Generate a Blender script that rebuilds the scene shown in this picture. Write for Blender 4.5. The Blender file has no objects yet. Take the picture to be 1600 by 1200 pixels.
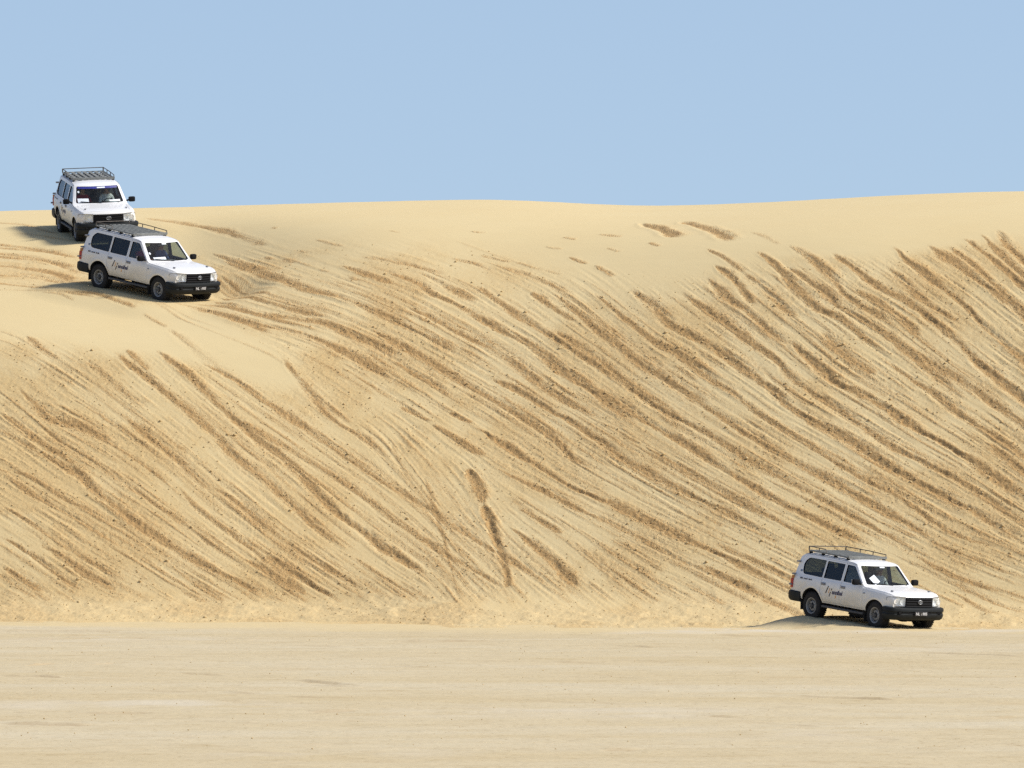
import bpy, bmesh, math, random
import numpy as np
from mathutils import Vector, Matrix

random.seed(7)
RNG = np.random.default_rng(11)
scene = bpy.context.scene
COL = scene.collection
R = math.radians

# ------------------------------------------------------------------ camera
# long telephoto lens: the foot of the dune is about 320 m away
CAM_H = 6.0
FPX = 17504.0            # focal length in pixels of a 1600 px wide picture
HORIZON = 647.0          # picture row (of 1200) of the true horizon
PITCH = math.atan((HORIZON - 600.0) / FPX)
cam_d = bpy.data.cameras.new('camera')
cam = bpy.data.objects.new('camera', cam_d)
COL.objects.link(cam)
cam_d.sensor_width = 36.0
cam_d.lens = FPX / 1600.0 * 36.0
cam_d.clip_start = 1.0
cam_d.clip_end = 20000.0
cam.location = (0, 0, CAM_H)
cam.rotation_euler = (math.pi / 2 + PITCH, 0, 0)
scene.camera = cam

# ------------------------------------------------------------------ light
SUN_EL, SUN_AZ = 47.0, 8.0       # azimuth: degrees from +x towards the camera
sx = math.cos(R(SUN_EL)) * math.cos(R(SUN_AZ))
sy = -math.cos(R(SUN_EL)) * math.sin(R(SUN_AZ))
sz = math.sin(R(SUN_EL))
sun_d = bpy.data.lights.new('sun', 'SUN')
sun_d.energy = 4.1
sun_d.angle = R(10.0)
sun_d.color = (1.0, 0.95, 0.865)
sun = bpy.data.objects.new('sun', sun_d)
COL.objects.link(sun)
sun.rotation_euler = Vector((-sx, -sy, -sz)).to_track_quat('-Z', 'Y').to_euler()
sun.location = (30, 280, 60)

world = bpy.data.worlds.new('World')
scene.world = world
world.use_nodes = True
wn = world.node_tree
bg = wn.nodes['Background']
sky = wn.nodes.new('ShaderNodeTexSky')
sky.sky_type = 'NISHITA'
sky.sun_disc = False
sky.sun_elevation = R(SUN_EL)
sky.sun_rotation = math.atan2(sx, sy)
sky.altitude = 0.0
sky.air_density = 1.0
sky.dust_density = 1.0
sky.ozone_density = 2.0
# the air near the ground is clear: the horizon is nearly as blue as the sky above it
wtc = wn.nodes.new('ShaderNodeTexCoord')
wadd = wn.nodes.new('ShaderNodeVectorMath'); wadd.operation = 'ADD'; wadd.inputs[1].default_value = (0, 0, 0.125)
wnor = wn.nodes.new('ShaderNodeVectorMath'); wnor.operation = 'NORMALIZE'
wn.links.new(wtc.outputs['Generated'], wadd.inputs[0])
wn.links.new(wadd.outputs[0], wnor.inputs[0])
wn.links.new(wnor.outputs[0], sky.inputs[0])
wtint = wn.nodes.new('ShaderNodeMix'); wtint.data_type = 'RGBA'; wtint.blend_type = 'MULTIPLY'; wtint.inputs[0].default_value = 1.0
wtint.inputs[7].default_value = (1.05, 0.995, 0.995, 1.0)      # faint violet tint over the whole sky
wn.links.new(sky.outputs[0], wtint.inputs[6])
wn.links.new(wtint.outputs[2], bg.inputs[0])
bg.inputs[1].default_value = 0.132

vs = scene.view_settings
vs.view_transform = 'Standard'
vs.look = 'None'
vs.gamma = 1.0
vs.use_curve_mapping = False
vs.exposure = 0.2
scene.cycles.use_denoising = False      # keep the grain of the sand

# ------------------------------------------------------------------ materials
def new_mat(name):
    m = bpy.data.materials.new(name)
    m.use_nodes = True
    nt = m.node_tree
    return m, nt, nt.nodes['Principled BSDF']

def N(nt, kind, **kw):
    n = nt.nodes.new(kind)
    for k, v in kw.items():
        if k in n.inputs:
            n.inputs[k].default_value = v
        else:
            setattr(n, k, v)
    return n

def ramp(nt, src, stops):
    r = nt.nodes.new('ShaderNodeValToRGB')
    e = r.color_ramp.elements
    while len(e) < len(stops):
        e.new(0.5)
    for el, (p, c) in zip(e, stops):
        el.position = p
        el.color = c if len(c) == 4 else (*c, 1)
    nt.links.new(src, r.inputs[0])
    return r

def mix(nt, fac, a, b, mode='MIX'):
    m = nt.nodes.new('ShaderNodeMix')
    m.data_type = 'RGBA'
    m.blend_type = mode
    for sock, val in ((m.inputs[0], fac), (m.inputs[6], a), (m.inputs[7], b)):
        if isinstance(val, bpy.types.NodeSocket):
            nt.links.new(val, sock)
        elif isinstance(val, (int, float)):
            sock.default_value = val
        else:
            sock.default_value = (*val, 1)
    return m.outputs[2]

def math_n(nt, op, a, b=None, clamp=False):
    m = nt.nodes.new('ShaderNodeMath')
    m.operation = op
    m.use_clamp = clamp
    for sock, val in ((m.inputs[0], a), (m.inputs[1], b)):
        if val is None:
            continue
        if isinstance(val, bpy.types.NodeSocket):
            nt.links.new(val, sock)
        else:
            sock.default_value = val
    return m.outputs[0]

SAND_PALE = (0.63, 0.505, 0.275)
SAND_MID = (0.585, 0.435, 0.21)
SAND_BROWN = (0.46, 0.288, 0.12)

def sand_material():
    m, nt, b = new_mat('dune_sand')
    L = nt.links
    tc = N(nt, 'ShaderNodeTexCoord')
    at = N(nt, 'ShaderNodeAttribute', attribute_name='churn')
    at2 = N(nt, 'ShaderNodeAttribute', attribute_name='tan')
    # patchy churned sand: damp coarse grains thrown up in clots
    n1 = N(nt, 'ShaderNodeTexNoise', Scale=15.0, Detail=4.0, Roughness=0.7)
    L.new(tc.outputs['Object'], n1.inputs['Vector'])
    n2 = N(nt, 'ShaderNodeTexNoise', Scale=0.35, Detail=4.0, Roughness=0.6)
    L.new(tc.outputs['Object'], n2.inputs['Vector'])
    n3 = N(nt, 'ShaderNodeTexNoise', Scale=36.0, Detail=2.0, Roughness=0.7)
    L.new(tc.outputs['Object'], n3.inputs['Vector'])
    # threshold noise by churn so that churned bands break up in grains
    s = math_n(nt, 'MULTIPLY', at.outputs['Fac'], 0.95)
    s2 = math_n(nt, 'SUBTRACT', n1.outputs['Fac'], 0.5)
    s3 = math_n(nt, 'MULTIPLY', s2, math_n(nt, 'MULTIPLY', math_n(nt, 'POWER', at.outputs['Fac'], 0.5), 3.0))
    n3c = math_n(nt, 'MULTIPLY', math_n(nt, 'SUBTRACT', n3.outputs['Fac'], 0.5), math_n(nt, 'MULTIPLY', at.outputs['Fac'], 1.2))
    fac = math_n(nt, 'ADD', math_n(nt, 'ADD', s, s3), n3c, clamp=True)
    big = ramp(nt, n2.outputs['Fac'], [(0.35, (0, 0, 0)), (0.7, (1, 1, 1))])
    tanf = math_n(nt, 'ADD', at2.outputs['Fac'], math_n(nt, 'MULTIPLY', big.outputs[0], 0.18), clamp=True)
    base = mix(nt, tanf, SAND_PALE, SAND_MID)
    col = mix(nt, fac, base, SAND_BROWN)
    L.new(col, b.inputs['Base Color'])
    b.inputs['Roughness'].default_value = 0.95
    b.inputs['Specular IOR Level'].default_value = 0.1
    bump = N(nt, 'ShaderNodeBump', Strength=0.7, Distance=0.05)
    amp = math_n(nt, 'ADD', math_n(nt, 'MULTIPLY', at.outputs['Fac'], 1.2), 0.12)
    L.new(math_n(nt, 'MULTIPLY', math_n(nt, 'ADD', n1.outputs['Fac'], math_n(nt, 'MULTIPLY', n3.outputs['Fac'], 0.5)), amp), bump.inputs['Height'])
    L.new(bump.outputs[0], b.inputs['Normal'])
    return m

def flat_material():
    m, nt, b = new_mat('flat_sand')
    L = nt.links
    tc = N(nt, 'ShaderNodeTexCoord')
    mp = N(nt, 'ShaderNodeMapping')
    mp.inputs['Scale'].default_value = (0.4, 1.0, 1.0)
    L.new(tc.outputs['Object'], mp.inputs[0])
    n1 = N(nt, 'ShaderNodeTexNoise', Scale=0.10, Detail=6.0, Roughness=0.68)
    L.new(mp.outputs[0], n1.inputs['Vector'])
    n2 = N(nt, 'ShaderNodeTexNoise', Scale=0.6, Detail=7.0, Roughness=0.75)
    L.new(tc.outputs['Object'], n2.inputs['Vector'])
    n3 = N(nt, 'ShaderNodeTexNoise', Scale=7.0, Detail=4.0, Roughness=0.75)
    L.new(tc.outputs['Object'], n3.inputs['Vector'])
    c1 = ramp(nt, n1.outputs['Fac'], [(0.36, (0.49, 0.398, 0.235)), (0.52, (0.513, 0.428, 0.27)), (0.68, (0.53, 0.458, 0.312))])
    c2 = ramp(nt, n2.outputs['Fac'], [(0.28, (0.82, 0.76, 0.66)), (0.46, (1, 1, 1)), (0.75, (1.06, 1.06, 1.07))])
    c3 = ramp(nt, n3.outputs['Fac'], [(0.30, (0.62, 0.54, 0.42)), (0.44, (1, 1, 1)), (0.8, (1.10, 1.09, 1.08))])
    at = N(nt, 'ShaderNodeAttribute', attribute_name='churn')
    col = mix(nt, 1.0, mix(nt, 0.8, c1.outputs[0], c2.outputs[0], 'MULTIPLY'), c3.outputs[0], 'MULTIPLY')
    at2 = N(nt, 'ShaderNodeAttribute', attribute_name='drift')      # loose dune sand spilt over the flat
    col = mix(nt, at2.outputs['Fac'], col, (0.585, 0.465, 0.255))
    at3 = N(nt, 'ShaderNodeAttribute', attribute_name='crust')      # pale salt crust
    col = mix(nt, math_n(nt, 'MULTIPLY', at3.outputs['Fac'], 0.75), col, (0.59, 0.54, 0.44))
    col = mix(nt, math_n(nt, 'MULTIPLY', at.outputs['Fac'], 0.8, clamp=True), col, (0.33, 0.22, 0.11))  # churned sand, and rut shade painted as brown
    L.new(col, b.inputs['Base Color'])
    b.inputs['Roughness'].default_value = 0.95
    b.inputs['Specular IOR Level'].default_value = 0.1
    bump = N(nt, 'ShaderNodeBump', Strength=0.3, Distance=0.03)
    L.new(n3.outputs['Fac'], bump.inputs['Height'])
    L.new(bump.outputs[0], b.inputs['Normal'])
    return m

def plain(name, col, rough=0.5, metal=0.0, spec=0.5, noise=0.0, nscale=8.0, coat=0.0):
    m, nt, b = new_mat(name)
    b.inputs['Roughness'].default_value = rough
    b.inputs['Metallic'].default_value = metal
    b.inputs['Specular IOR Level'].default_value = spec
    b.inputs['Coat Weight'].default_value = coat
    tc = N(nt, 'ShaderNodeTexCoord')
    n = N(nt, 'ShaderNodeTexNoise', Scale=nscale, Detail=4.0, Roughness=0.6)
    nt.links.new(tc.outputs['Object'], n.inputs['Vector'])
    lo = tuple(c * (1 - noise) for c in col)
    hi = tuple(min(1, c * (1 + noise)) for c in col)
    r = ramp(nt, n.outputs['Fac'], [(0.3, lo), (0.7, hi)])
    nt.links.new(r.outputs[0], b.inputs['Base Color'])
    return m

def paint_material():
    m, nt, b = new_mat('white_paint')
    tc = N(nt, 'ShaderNodeTexCoord')
    n = N(nt, 'ShaderNodeTexNoise', Scale=2.4, Detail=6.0, Roughness=0.65)
    nt.links.new(tc.outputs['Object'], n.inputs['Vector'])
    sep = N(nt, 'ShaderNodeSeparateXYZ')
    nt.links.new(tc.outputs['Object'], sep.inputs[0])
    # road dust on the lower flanks, deepened to paint in the flanks' shade
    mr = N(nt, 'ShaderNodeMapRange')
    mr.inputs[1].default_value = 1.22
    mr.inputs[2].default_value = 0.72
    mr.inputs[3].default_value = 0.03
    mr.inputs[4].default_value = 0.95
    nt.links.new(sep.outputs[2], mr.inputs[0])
    dust = math_n(nt, 'MULTIPLY', mr.outputs[0], ramp(nt, n.outputs['Fac'], [(0.3, (0.4,) * 3), (0.7, (1,) * 3)]).outputs[0], clamp=True)  # dust and painted flank shade in one mask
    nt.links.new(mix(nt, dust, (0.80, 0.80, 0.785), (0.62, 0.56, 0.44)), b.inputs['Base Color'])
    nt.links.new(math_n(nt, 'ADD', math_n(nt, 'MULTIPLY', dust, 0.4), 0.28), b.inputs['Roughness'])
    b.inputs['Coat Weight'].default_value = 0.25
    b.inputs['Coat Roughness'].default_value = 0.15
    return m

def glass_material(name, tint, f0=1.5, dust=0.04):
    m = bpy.data.materials.new(name)
    m.use_nodes = True
    nt = m.node_tree
    nt.nodes.clear()
    out = N(nt, 'ShaderNodeOutputMaterial')
    tr = N(nt, 'ShaderNodeBsdfTransparent', Color=(*tint, 1))
    gl = N(nt, 'ShaderNodeBsdfGlossy', Roughness=0.04)
    df = N(nt, 'ShaderNodeBsdfDiffuse', Color=(0.5, 0.45, 0.35, 1))
    fr = N(nt, 'ShaderNodeFresnel', IOR=f0)
    geo = N(nt, 'ShaderNodeNewGeometry')          # a thin pane: the same mirror strength from both faces
    nt.links.new(math_n(nt, 'ADD', math_n(nt, 'MULTIPLY', geo.outputs['Backfacing'], 1.0 / f0 - f0), f0), fr.inputs['IOR'])
    tc = N(nt, 'ShaderNodeTexCoord')
    n = N(nt, 'ShaderNodeTexNoise', Scale=5.0, Detail=4.0)
    nt.links.new(tc.outputs['Object'], n.inputs['Vector'])
    m1 = N(nt, 'ShaderNodeMixShader')
    nt.links.new(math_n(nt, 'MULTIPLY', n.outputs['Fac'], dust * 2), m1.inputs[0])
    nt.links.new(tr.outputs[0], m1.inputs[1])
    nt.links.new(df.outputs[0], m1.inputs[2])
    m2 = N(nt, 'ShaderNodeMixShader')
    nt.links.new(fr.outputs[0], m2.inputs[0])
    nt.links.new(m1.outputs[0], m2.inputs[1])
    nt.links.new(gl.outputs[0], m2.inputs[2])
    nt.links.new(m2.outputs[0], out.inputs[0])
    return m

M = dict(
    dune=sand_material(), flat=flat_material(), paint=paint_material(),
    rubber=plain('tyre_rubber', (0.022, 0.021, 0.02), 0.85, noise=0.35, spec=0.3),
    seal=plain('black_seal', (0.008, 0.008, 0.009), 0.7, spec=0.15),
    plastic=plain('dark_bumper_plastic', (0.011, 0.0135, 0.0145), 0.6, spec=0.22, noise=0.25, nscale=4),
    under=plain('dark_underbody', (0.014, 0.013, 0.012), 0.9, noise=0.4),
    rim=plain('grey_steel_rim', (0.27, 0.265, 0.25), 0.5, metal=0.3, noise=0.15),
    hub=plain('dark_hub', (0.05, 0.05, 0.05), 0.6),
    rack=plain('weathered_rack_metal', (0.20, 0.205, 0.19), 0.6, metal=0.3, noise=0.3, nscale=12),
    board=plain('grey_rack_board', (0.165, 0.17, 0.155), 0.85, noise=0.4, nscale=7),
    racktube=plain('dark_rack_tube', (0.10, 0.085, 0.07), 0.6, metal=0.2, noise=0.3),
    glass=glass_material('windscreen_glass', (0.80, 0.86, 0.84), f0=1.42, dust=0.010),
    tint=glass_material('tinted_side_glass', (0.38, 0.42, 0.42), dust=0.012),
    fglass=glass_material('front_door_glass', (0.74, 0.79, 0.78), dust=0.012),
    lens=glass_material('clear_lamp_lens', (0.93, 0.95, 0.95), dust=0.02),
    chrome=plain('lamp_reflector', (0.90, 0.91, 0.91), 0.35, metal=0.0),
    silver=plain('silver_emblem', (0.26, 0.27, 0.28), 0.35, metal=0.7),
    redlamp=plain('red_lamp', (0.42, 0.025, 0.015), 0.25),
    amber=plain('amber_lamp', (0.45, 0.16, 0.03), 0.3),
    interior=plain('dark_interior', (0.10, 0.10, 0.10), 0.85, noise=0.3),
    seat=plain('grey_seat_cloth', (0.17, 0.17, 0.165), 0.95, noise=0.3),
    paper=plain('white_paper', (0.78, 0.82, 0.84), 0.8, noise=0.05),
    blue=plain('blue_sun_strip', (0.03, 0.035, 0.22), 0.4, noise=0.2),
    decal=plain('charcoal_decal', (0.055, 0.045, 0.045), 0.5),
    navy=plain('navy_decal', (0.045, 0.045, 0.10), 0.5),
    orange=plain('orange_decal', (0.75, 0.38, 0.10), 0.5),
    plate=plain('black_plate', (0.015, 0.015, 0.017), 0.45),
    platetext=plain('white_plate_print', (0.62, 0.62, 0.62), 0.5),
    handle=plain('grey_handle', (0.22, 0.22, 0.23), 0.5),
    skin=plain('skin', (0.36, 0.21, 0.14), 0.6, noise=0.1),
    white_cloth=plain('white_cloth', (0.66, 0.65, 0.62), 0.95, noise=0.1),
    red_cloth=plain('red_cloth', (0.32, 0.035, 0.04), 0.95, noise=0.15),
    blue_cloth=plain('blue_cloth', (0.06, 0.09, 0.20), 0.95, noise=0.15),
    hair=plain('black_hair', (0.012, 0.01, 0.009), 0.7),
    gap=plain('panel_gap', (0.10, 0.10, 0.095), 0.9),
)

# ------------------------------------------------------------------ object helpers
def link(o, parent=None):
    COL.objects.link(o)
    if parent is not None:
        o.parent = parent
    return o

def obj(name, me, mat=None, parent=None, smooth=None):
    if isinstance(me, bmesh.types.BMesh):
        bm = me
        me = bpy.data.meshes.new(name)
        bmesh.ops.recalc_face_normals(bm, faces=bm.faces[:])
        bm.to_mesh(me)
        bm.free()
    if mat is not None:
        me.materials.clear()
        me.materials.append(mat)
    if smooth is not None:
        me.shade_smooth()
        me.set_sharp_from_angle(angle=R(smooth))
    return link(bpy.data.objects.new(name, me), parent)

def empty(name, loc=(0, 0, 0)):
    o = bpy.data.objects.new(name, None)
    o.location = loc
    o.empty_display_size = 0.3
    return link(o)

def tag(o, label=None, cat=None, group=None, kind=None):
    if label: o['label'] = label
    if cat: o['category'] = cat
    if group: o['group'] = group
    if kind: o['kind'] = kind
    return o

def copy_tree(o, parent=None):
    c = o.copy()
    COL.objects.link(c)
    c.parent = parent
    for ch in o.children:
        copy_tree(ch, c)
    return c

def box(bm, c, s, rot=None, bevel=0.0):
    ret = bmesh.ops.create_cube(bm, size=1.0)
    vs_ = ret['verts']
    mtx = Matrix.Translation(c) @ (rot.to_4x4() if rot is not None else Matrix.Identity(4)) @ Matrix.Diagonal((*s, 1))
    bmesh.ops.transform(bm, matrix=mtx, verts=vs_)
    if bevel > 0:
        edges = list({e for v in vs_ for e in v.link_edges})
        bmesh.ops.bevel(bm, geom=edges, offset=bevel, segments=2, affect='EDGES', profile=0.6)
    return bm

def tube(bm, pts, r, seg=8, cap=True):
    pts = [Vector(p) for p in pts]
    rings = []
    for i, p in enumerate(pts):
        a = pts[max(0, i - 1)]
        b = pts[min(len(pts) - 1, i + 1)]
        d = (b - a).normalized()
        up = Vector((0, 0, 1)) if abs(d.z) < 0.9 else Vector((1, 0, 0))
        u = d.cross(up).normalized()
        w = d.cross(u).normalized()
        rings.append([bm.verts.new(p + u * (r * math.cos(2 * math.pi * k / seg)) + w * (r * math.sin(2 * math.pi * k / seg))) for k in range(seg)])
    for q in range(len(rings) - 1):
        for k in range(seg):
            bm.faces.new((rings[q][k], rings[q][(k + 1) % seg], rings[q + 1][(k + 1) % seg], rings[q + 1][k]))
    if cap:
        bm.faces.new(rings[0][::-1])
        bm.faces.new(rings[-1])
    return bm

def lathe_y(bm, prof, seg=40, closed=True):
    """prof: (y, radius) pairs turned round the y axis"""
    rings = []
    for (y, r) in prof:
        rings.append([bm.verts.new((r * math.cos(2 * math.pi * k / seg), y, r * math.sin(2 * math.pi * k / seg))) for k in range(seg)])
    n = len(rings)
    for q in range(n if closed else n - 1):
        a, b = rings[q], rings[(q + 1) % n]
        for k in range(seg):
            bm.faces.new((a[k], a[(k + 1) % seg], b[(k + 1) % seg], b[k]))
    return bm

def prism(bm, poly, axis, lo, hi):
    """poly is 2-D; axis: 'x' -> (y, z), 'y' -> (x, z), 'z' -> (x, y)"""
    def P(p, t):
        return {'x': (t, p[0], p[1]), 'y': (p[0], t, p[1]), 'z': (p[0], p[1], t)}[axis]
    a = [bm.verts.new(P(p, lo)) for p in poly]
    b = [bm.verts.new(P(p, hi)) for p in poly]
    n = len(poly)
    bm.faces.new(a)
    bm.faces.new(b[::-1])
    for i in range(n):
        bm.faces.new((a[i], b[i], b[(i + 1) % n], a[(i + 1) % n]))
    return bm

def round_poly(pts, r, seg=5):
    out = []
    n = len(pts)
    for i in range(n):
        p0, p1, p2 = Vector(pts[i - 1]), Vector(pts[i]), Vector(pts[(i + 1) % n])
        rr = r[i] if isinstance(r, (list, tuple)) else r
        a, b = (p0 - p1), (p2 - p1)
        t = min(rr, a.length * 0.45, b.length * 0.45)
        s, e = p1 + a.normalized() * t, p1 + b.normalized() * t
        for k in range(seg + 1):
            q = k / seg
            out.append(tuple((1 - q) ** 2 * s + 2 * q * (1 - q) * p1 + q * q * e))
    return out

def grow(poly, d):
    """offset a 2-D polygon outwards by d"""
    n = len(poly)
    area = sum(poly[i][0] * poly[(i + 1) % n][1] - poly[(i + 1) % n][0] * poly[i][1] for i in range(n))
    sg = 1 if area > 0 else -1
    out = []
    for i in range(n):
        a, p, b = Vector(poly[i - 1]), Vector(poly[i]), Vector(poly[(i + 1) % n])
        e = ((p - a).normalized() + (b - p).normalized())
        if e.length < 1e-6:
            out.append(tuple(p)); continue
        e.normalize()
        out.append((p.x + sg * d * e.y, p.y - sg * d * e.x))
    return out

def boolean(me, cutter, op):
    """one boolean, evaluated straight away; returns a new mesh"""
    a = bpy.data.objects.new('tmp_a', me)
    b = bpy.data.objects.new('tmp_b', cutter)
    COL.objects.link(a); COL.objects.link(b)
    md = a.modifiers.new('b', 'BOOLEAN')
    md.operation = op
    md.solver = 'EXACT'
    md.object = b
    md.material_mode = 'TRANSFER'
    dg = bpy.context.evaluated_depsgraph_get()
    out = bpy.data.meshes.new_from_object(a.evaluated_get(dg), depsgraph=dg)
    bpy.data.objects.remove(a); bpy.data.objects.remove(b)
    return out

def bm_mesh(bm, mat=None, name='tmp'):
    me = bpy.data.meshes.new(name)
    bmesh.ops.recalc_face_normals(bm, faces=bm.faces[:])
    bm.to_mesh(me)
    bm.free()
    if mat is not None:
        me.materials.append(mat)
    return me

def sstep(a, b, x):
    t = np.clip((np.asarray(x, dtype=float) - a) / (b - a), 0, 1)
    return t * t * (3 - 2 * t)

# ------------------------------------------------------------------ numeric noise
_T = RNG.random((256, 256))

def vnoise(x, y):
    xi = np.floor(x).astype(int); yi = np.floor(y).astype(int)
    fx = x - xi; fy = y - yi
    fx = fx * fx * (3 - 2 * fx); fy = fy * fy * (3 - 2 * fy)
    a = _T[xi & 255, yi & 255]; b = _T[(xi + 1) & 255, yi & 255]
    c = _T[xi & 255, (yi + 1) & 255]; d = _T[(xi + 1) & 255, (yi + 1) & 255]
    return (a + (b - a) * fx) * (1 - fy) + (c + (d - c) * fx) * fy - 0.5

def fbm(x, y, octaves=4, gain=0.5):
    s = 0.0; amp = 1.0
    for k in range(octaves):
        s = s + amp * vnoise(x * 2 ** k + 17.3 * k, y * 2 ** k + 41.7 * k)
        amp *= gain
    return s

# ------------------------------------------------------------------ the dune
def gtan(row):                       # tangent of the sight line's elevation
    return np.tan(PITCH + np.arctan((600.0 - np.asarray(row, dtype=float)) / FPX))

def curve(pts, u):
    p = np.array(pts, dtype=float)
    return np.interp(u, p[:, 0], p[:, 1])

CREST = [(-600, 336), (0, 329), (215, 325), (400, 320), (600, 315), (750, 312), (830, 314), (900, 318), (1000, 323), (1100, 322), (1250, 316), (1400, 308), (1480, 304), (1600, 300), (2200, 296)]
BASE = [(-600, 971), (0, 972.5), (600, 974.5), (900, 976), (1150, 978), (1300, 979), (1450, 980), (1600, 981), (2200, 983)]

x_dense = np.linspace(-17.2, 17.2, 1150)
step = x_dense[1] - x_dense[0]
x_out = 17.2 + np.cumsum(step * 1.09 ** np.arange(1, 62))
XS = np.concatenate([-x_out[::-1], x_dense, x_out])
NX = len(XS)
U = 800 + XS * FPX / 335.0           # nominal picture column of each profile
Uc = np.clip(U, -600, 2200)
crest_row = curve(CREST, Uc)
# soften the sampled crest
ker = np.hanning(121); ker /= ker.sum()
crest_row = np.convolve(np.pad(crest_row, 60, mode='edge'), ker, 'valid')
base_row = curve(BASE, Uc)
ker = np.hanning(501); ker /= ker.sum()
base_row = np.convolve(np.pad(base_row, 250, mode='edge'), ker, 'valid')

NJ = 640
T = np.linspace(0, 1, NJ)
ROW = base_row[:, None] + (crest_row - base_row)[:, None] * T[None, :]

def alpha_deg(u, row, cr, br):
    ap = 6.5 + 25.5 * sstep(br - 10, br - 66, row)
    top = sstep(cr - 2, cr + 45, row)
    toph = sstep(cr - 2, cr + 85, row)
    aL = 15 + 17 * sstep(515, 580, row)
    aL = np.where(row < 480, 8.0 + (aL - 8.0) * sstep(438, 478, row), aL)
    aL = aL + 4.0 * sstep(430, 390, row)
    aL = 2.2 + (aL - 2.2) * top
    aM = 17 + 14 * sstep(390, 560, row)
    aM = 2.2 + (aM - 2.2) * toph
    aR = 19 + 13 * sstep(365, 490, row)
    aR = 2.2 + (aR - 2.2) * toph
    wm = sstep(230, 640, u)
    wr = sstep(750, 1400, u)
    a = aL * (1 - wm) + aM * wm * (1 - wr) + aR * wr
    return np.minimum(a, ap)

Y = np.zeros((NX, NJ)); ALPHA = np.zeros((NX, NJ))
Y[:, 0] = CAM_H / -gtan(base_row)
ALPHA[:, 0] = 9
for j in range(1, NJ):
    a = alpha_deg(Uc, ROW[:, j], crest_row, base_row)
    g0, g1 = gtan(ROW[:, j - 1]), gtan(ROW[:, j])
    Y[:, j] = Y[:, j - 1] + Y[:, j - 1] * (g1 - g0) / np.maximum(np.tan(np.radians(a)) - g1, 0.012)
    ALPHA[:, j] = a
Z = CAM_H + Y * gtan(ROW)
# smooth the profiles sideways so that neighbouring columns agree
def smooth_x(A, n):
    k = np.hanning(n); k /= k.sum(); h = n // 2
    P = np.pad(A, ((h, h), (0, 0)), mode='edge')
    F = np.fft.irfft(np.fft.rfft(P, axis=0, n=P.shape[0] + n) * np.fft.rfft(k, n=P.shape[0] + n)[:, None], axis=0, n=P.shape[0] + n)
    return F[2 * h:2 * h + A.shape[0]]
Y = smooth_x(Y, 141); Z = smooth_x(Z, 141)
LEN = np.concatenate([np.zeros((NX, 1)), np.cumsum(np.hypot(np.diff(Y, axis=1), np.diff(Z, axis=1)), axis=1)], axis=1)
XG = np.repeat(XS[:, None], NJ, axis=1)

def row_of(y, z):
    return 600.0 - FPX * np.tan(np.arctan((z - CAM_H) / y) - PITCH)

def surf_many(u, row):
    """picture columns / rows -> points on the smooth dune: x, y, z, arc length"""
    u = np.asarray(u, dtype=float); row = np.asarray(row, dtype=float)
    x = (u - 800) * 335.0 / FPX
    for _ in range(4):
        i = np.clip(np.searchsorted(XS, x) - 1, 0, NX - 2)
        f = (x - XS[i]) / (XS[i + 1] - XS[i])
        t = np.clip((row - base_row[i]) / (crest_row[i] - base_row[i]) * (NJ - 1), 0.0, NJ - 1.001)
        j = t.astype(int); ft = t - j
        smp = lambda A: (A[i, j] * (1 - ft) + A[i, j + 1] * ft) * (1 - f) + (A[i + 1, j] * (1 - ft) + A[i + 1, j + 1] * ft) * f
        y = smp(Y)
        x = (u - 800) * y / FPX
    return x, y, smp(Z), smp(LEN)

def surf_at(u, row):
    return tuple(float(q[0]) for q in surf_many([u], [row]))

# ---- where the three cars stand: (picture point of the near front wheel's foot, heading, pitch, roll)
CARS = [
    dict(foot=(119.5, 379.5), yaw=-77.0, pitch=7.9, roll=2.6),
    dict(foot=(247.0, 472.0), yaw=-47.5, pitch=9.5, roll=2.2, bx=2.0, by=1.6),
    dict(foot=(1366.5, 983.0), yaw=-53.0, pitch=5.9, roll=-1.0),
]
WHEEL_X, WHEEL_Y = 1.425, 0.80
DIVE = 0.032                           # brakes on downhill: front springs in, rear springs out
def car_matrix(c):
    rot = (Matrix.Rotation(R(c['yaw']), 4, 'Z') @ Matrix.Rotation(R(c['pitch']), 4, 'Y') @ Matrix.Rotation(R(c['roll']), 4, 'X'))
    x, y, z, _ = surf_at(*c['foot']) if c['foot'][1] < 970 else (None,) * 4
    if x is None:                     # on the flat
        y = CAM_H / -float(gtan(c['foot'][1])); x = (c['foot'][0] - 800) * y / FPX; z = 0.0
    foot_local = Vector((WHEEL_X, -WHEEL_Y - 0.10, DIVE))
    return Matrix.Translation(Vector((x, y, z)) - (rot @ foot_local)) @ rot
for c in CARS:
    c['m'] = car_matrix(c)
    n = (c['m'].to_3x3() @ Vector((-DIVE / WHEEL_X, 0, 1)))
    o = c['m'].translation
    c['plane'] = (o.x, o.y, o.z, -n.x / n.z, -n.y / n.z)

def pad(Xa, Ya, Za, cars=CARS, sink=0.07):
    for c in cars:
        ox, oy, oz, gx, gy = c['plane']
        inv = c['m'].inverted()
        lx = inv[0][0] * Xa + inv[0][1] * Ya + inv[0][2] * Za + inv[0][3]
        ly = inv[1][0] * Xa + inv[1][1] * Ya + inv[1][2] * Za + inv[1][3]
        d = np.sqrt((np.maximum(np.abs(lx) - 1.5, 0) / c.get('bx', 1.5)) ** 2 + (np.maximum(np.abs(ly) - 0.8, 0) / c.get('by', 1.25)) ** 2)
        w = 1 - sstep(0.15, 1.35, d)
        Za = Za * (1 - w) + w * (oz + gx * (Xa - ox) + gy * (Ya - oy) + sink)
    return Za
# the foot wanders: broad shallow lobes of slid sand
toe0 = base_row[:, None] - ROW
Y = Y - 3.2 * fbm(XG * 0.13 + 2.0, XG * 0 + 7.0, 2) * np.exp(-toe0 / 26.0)
Z = pad(XG, Y, Z)

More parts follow.
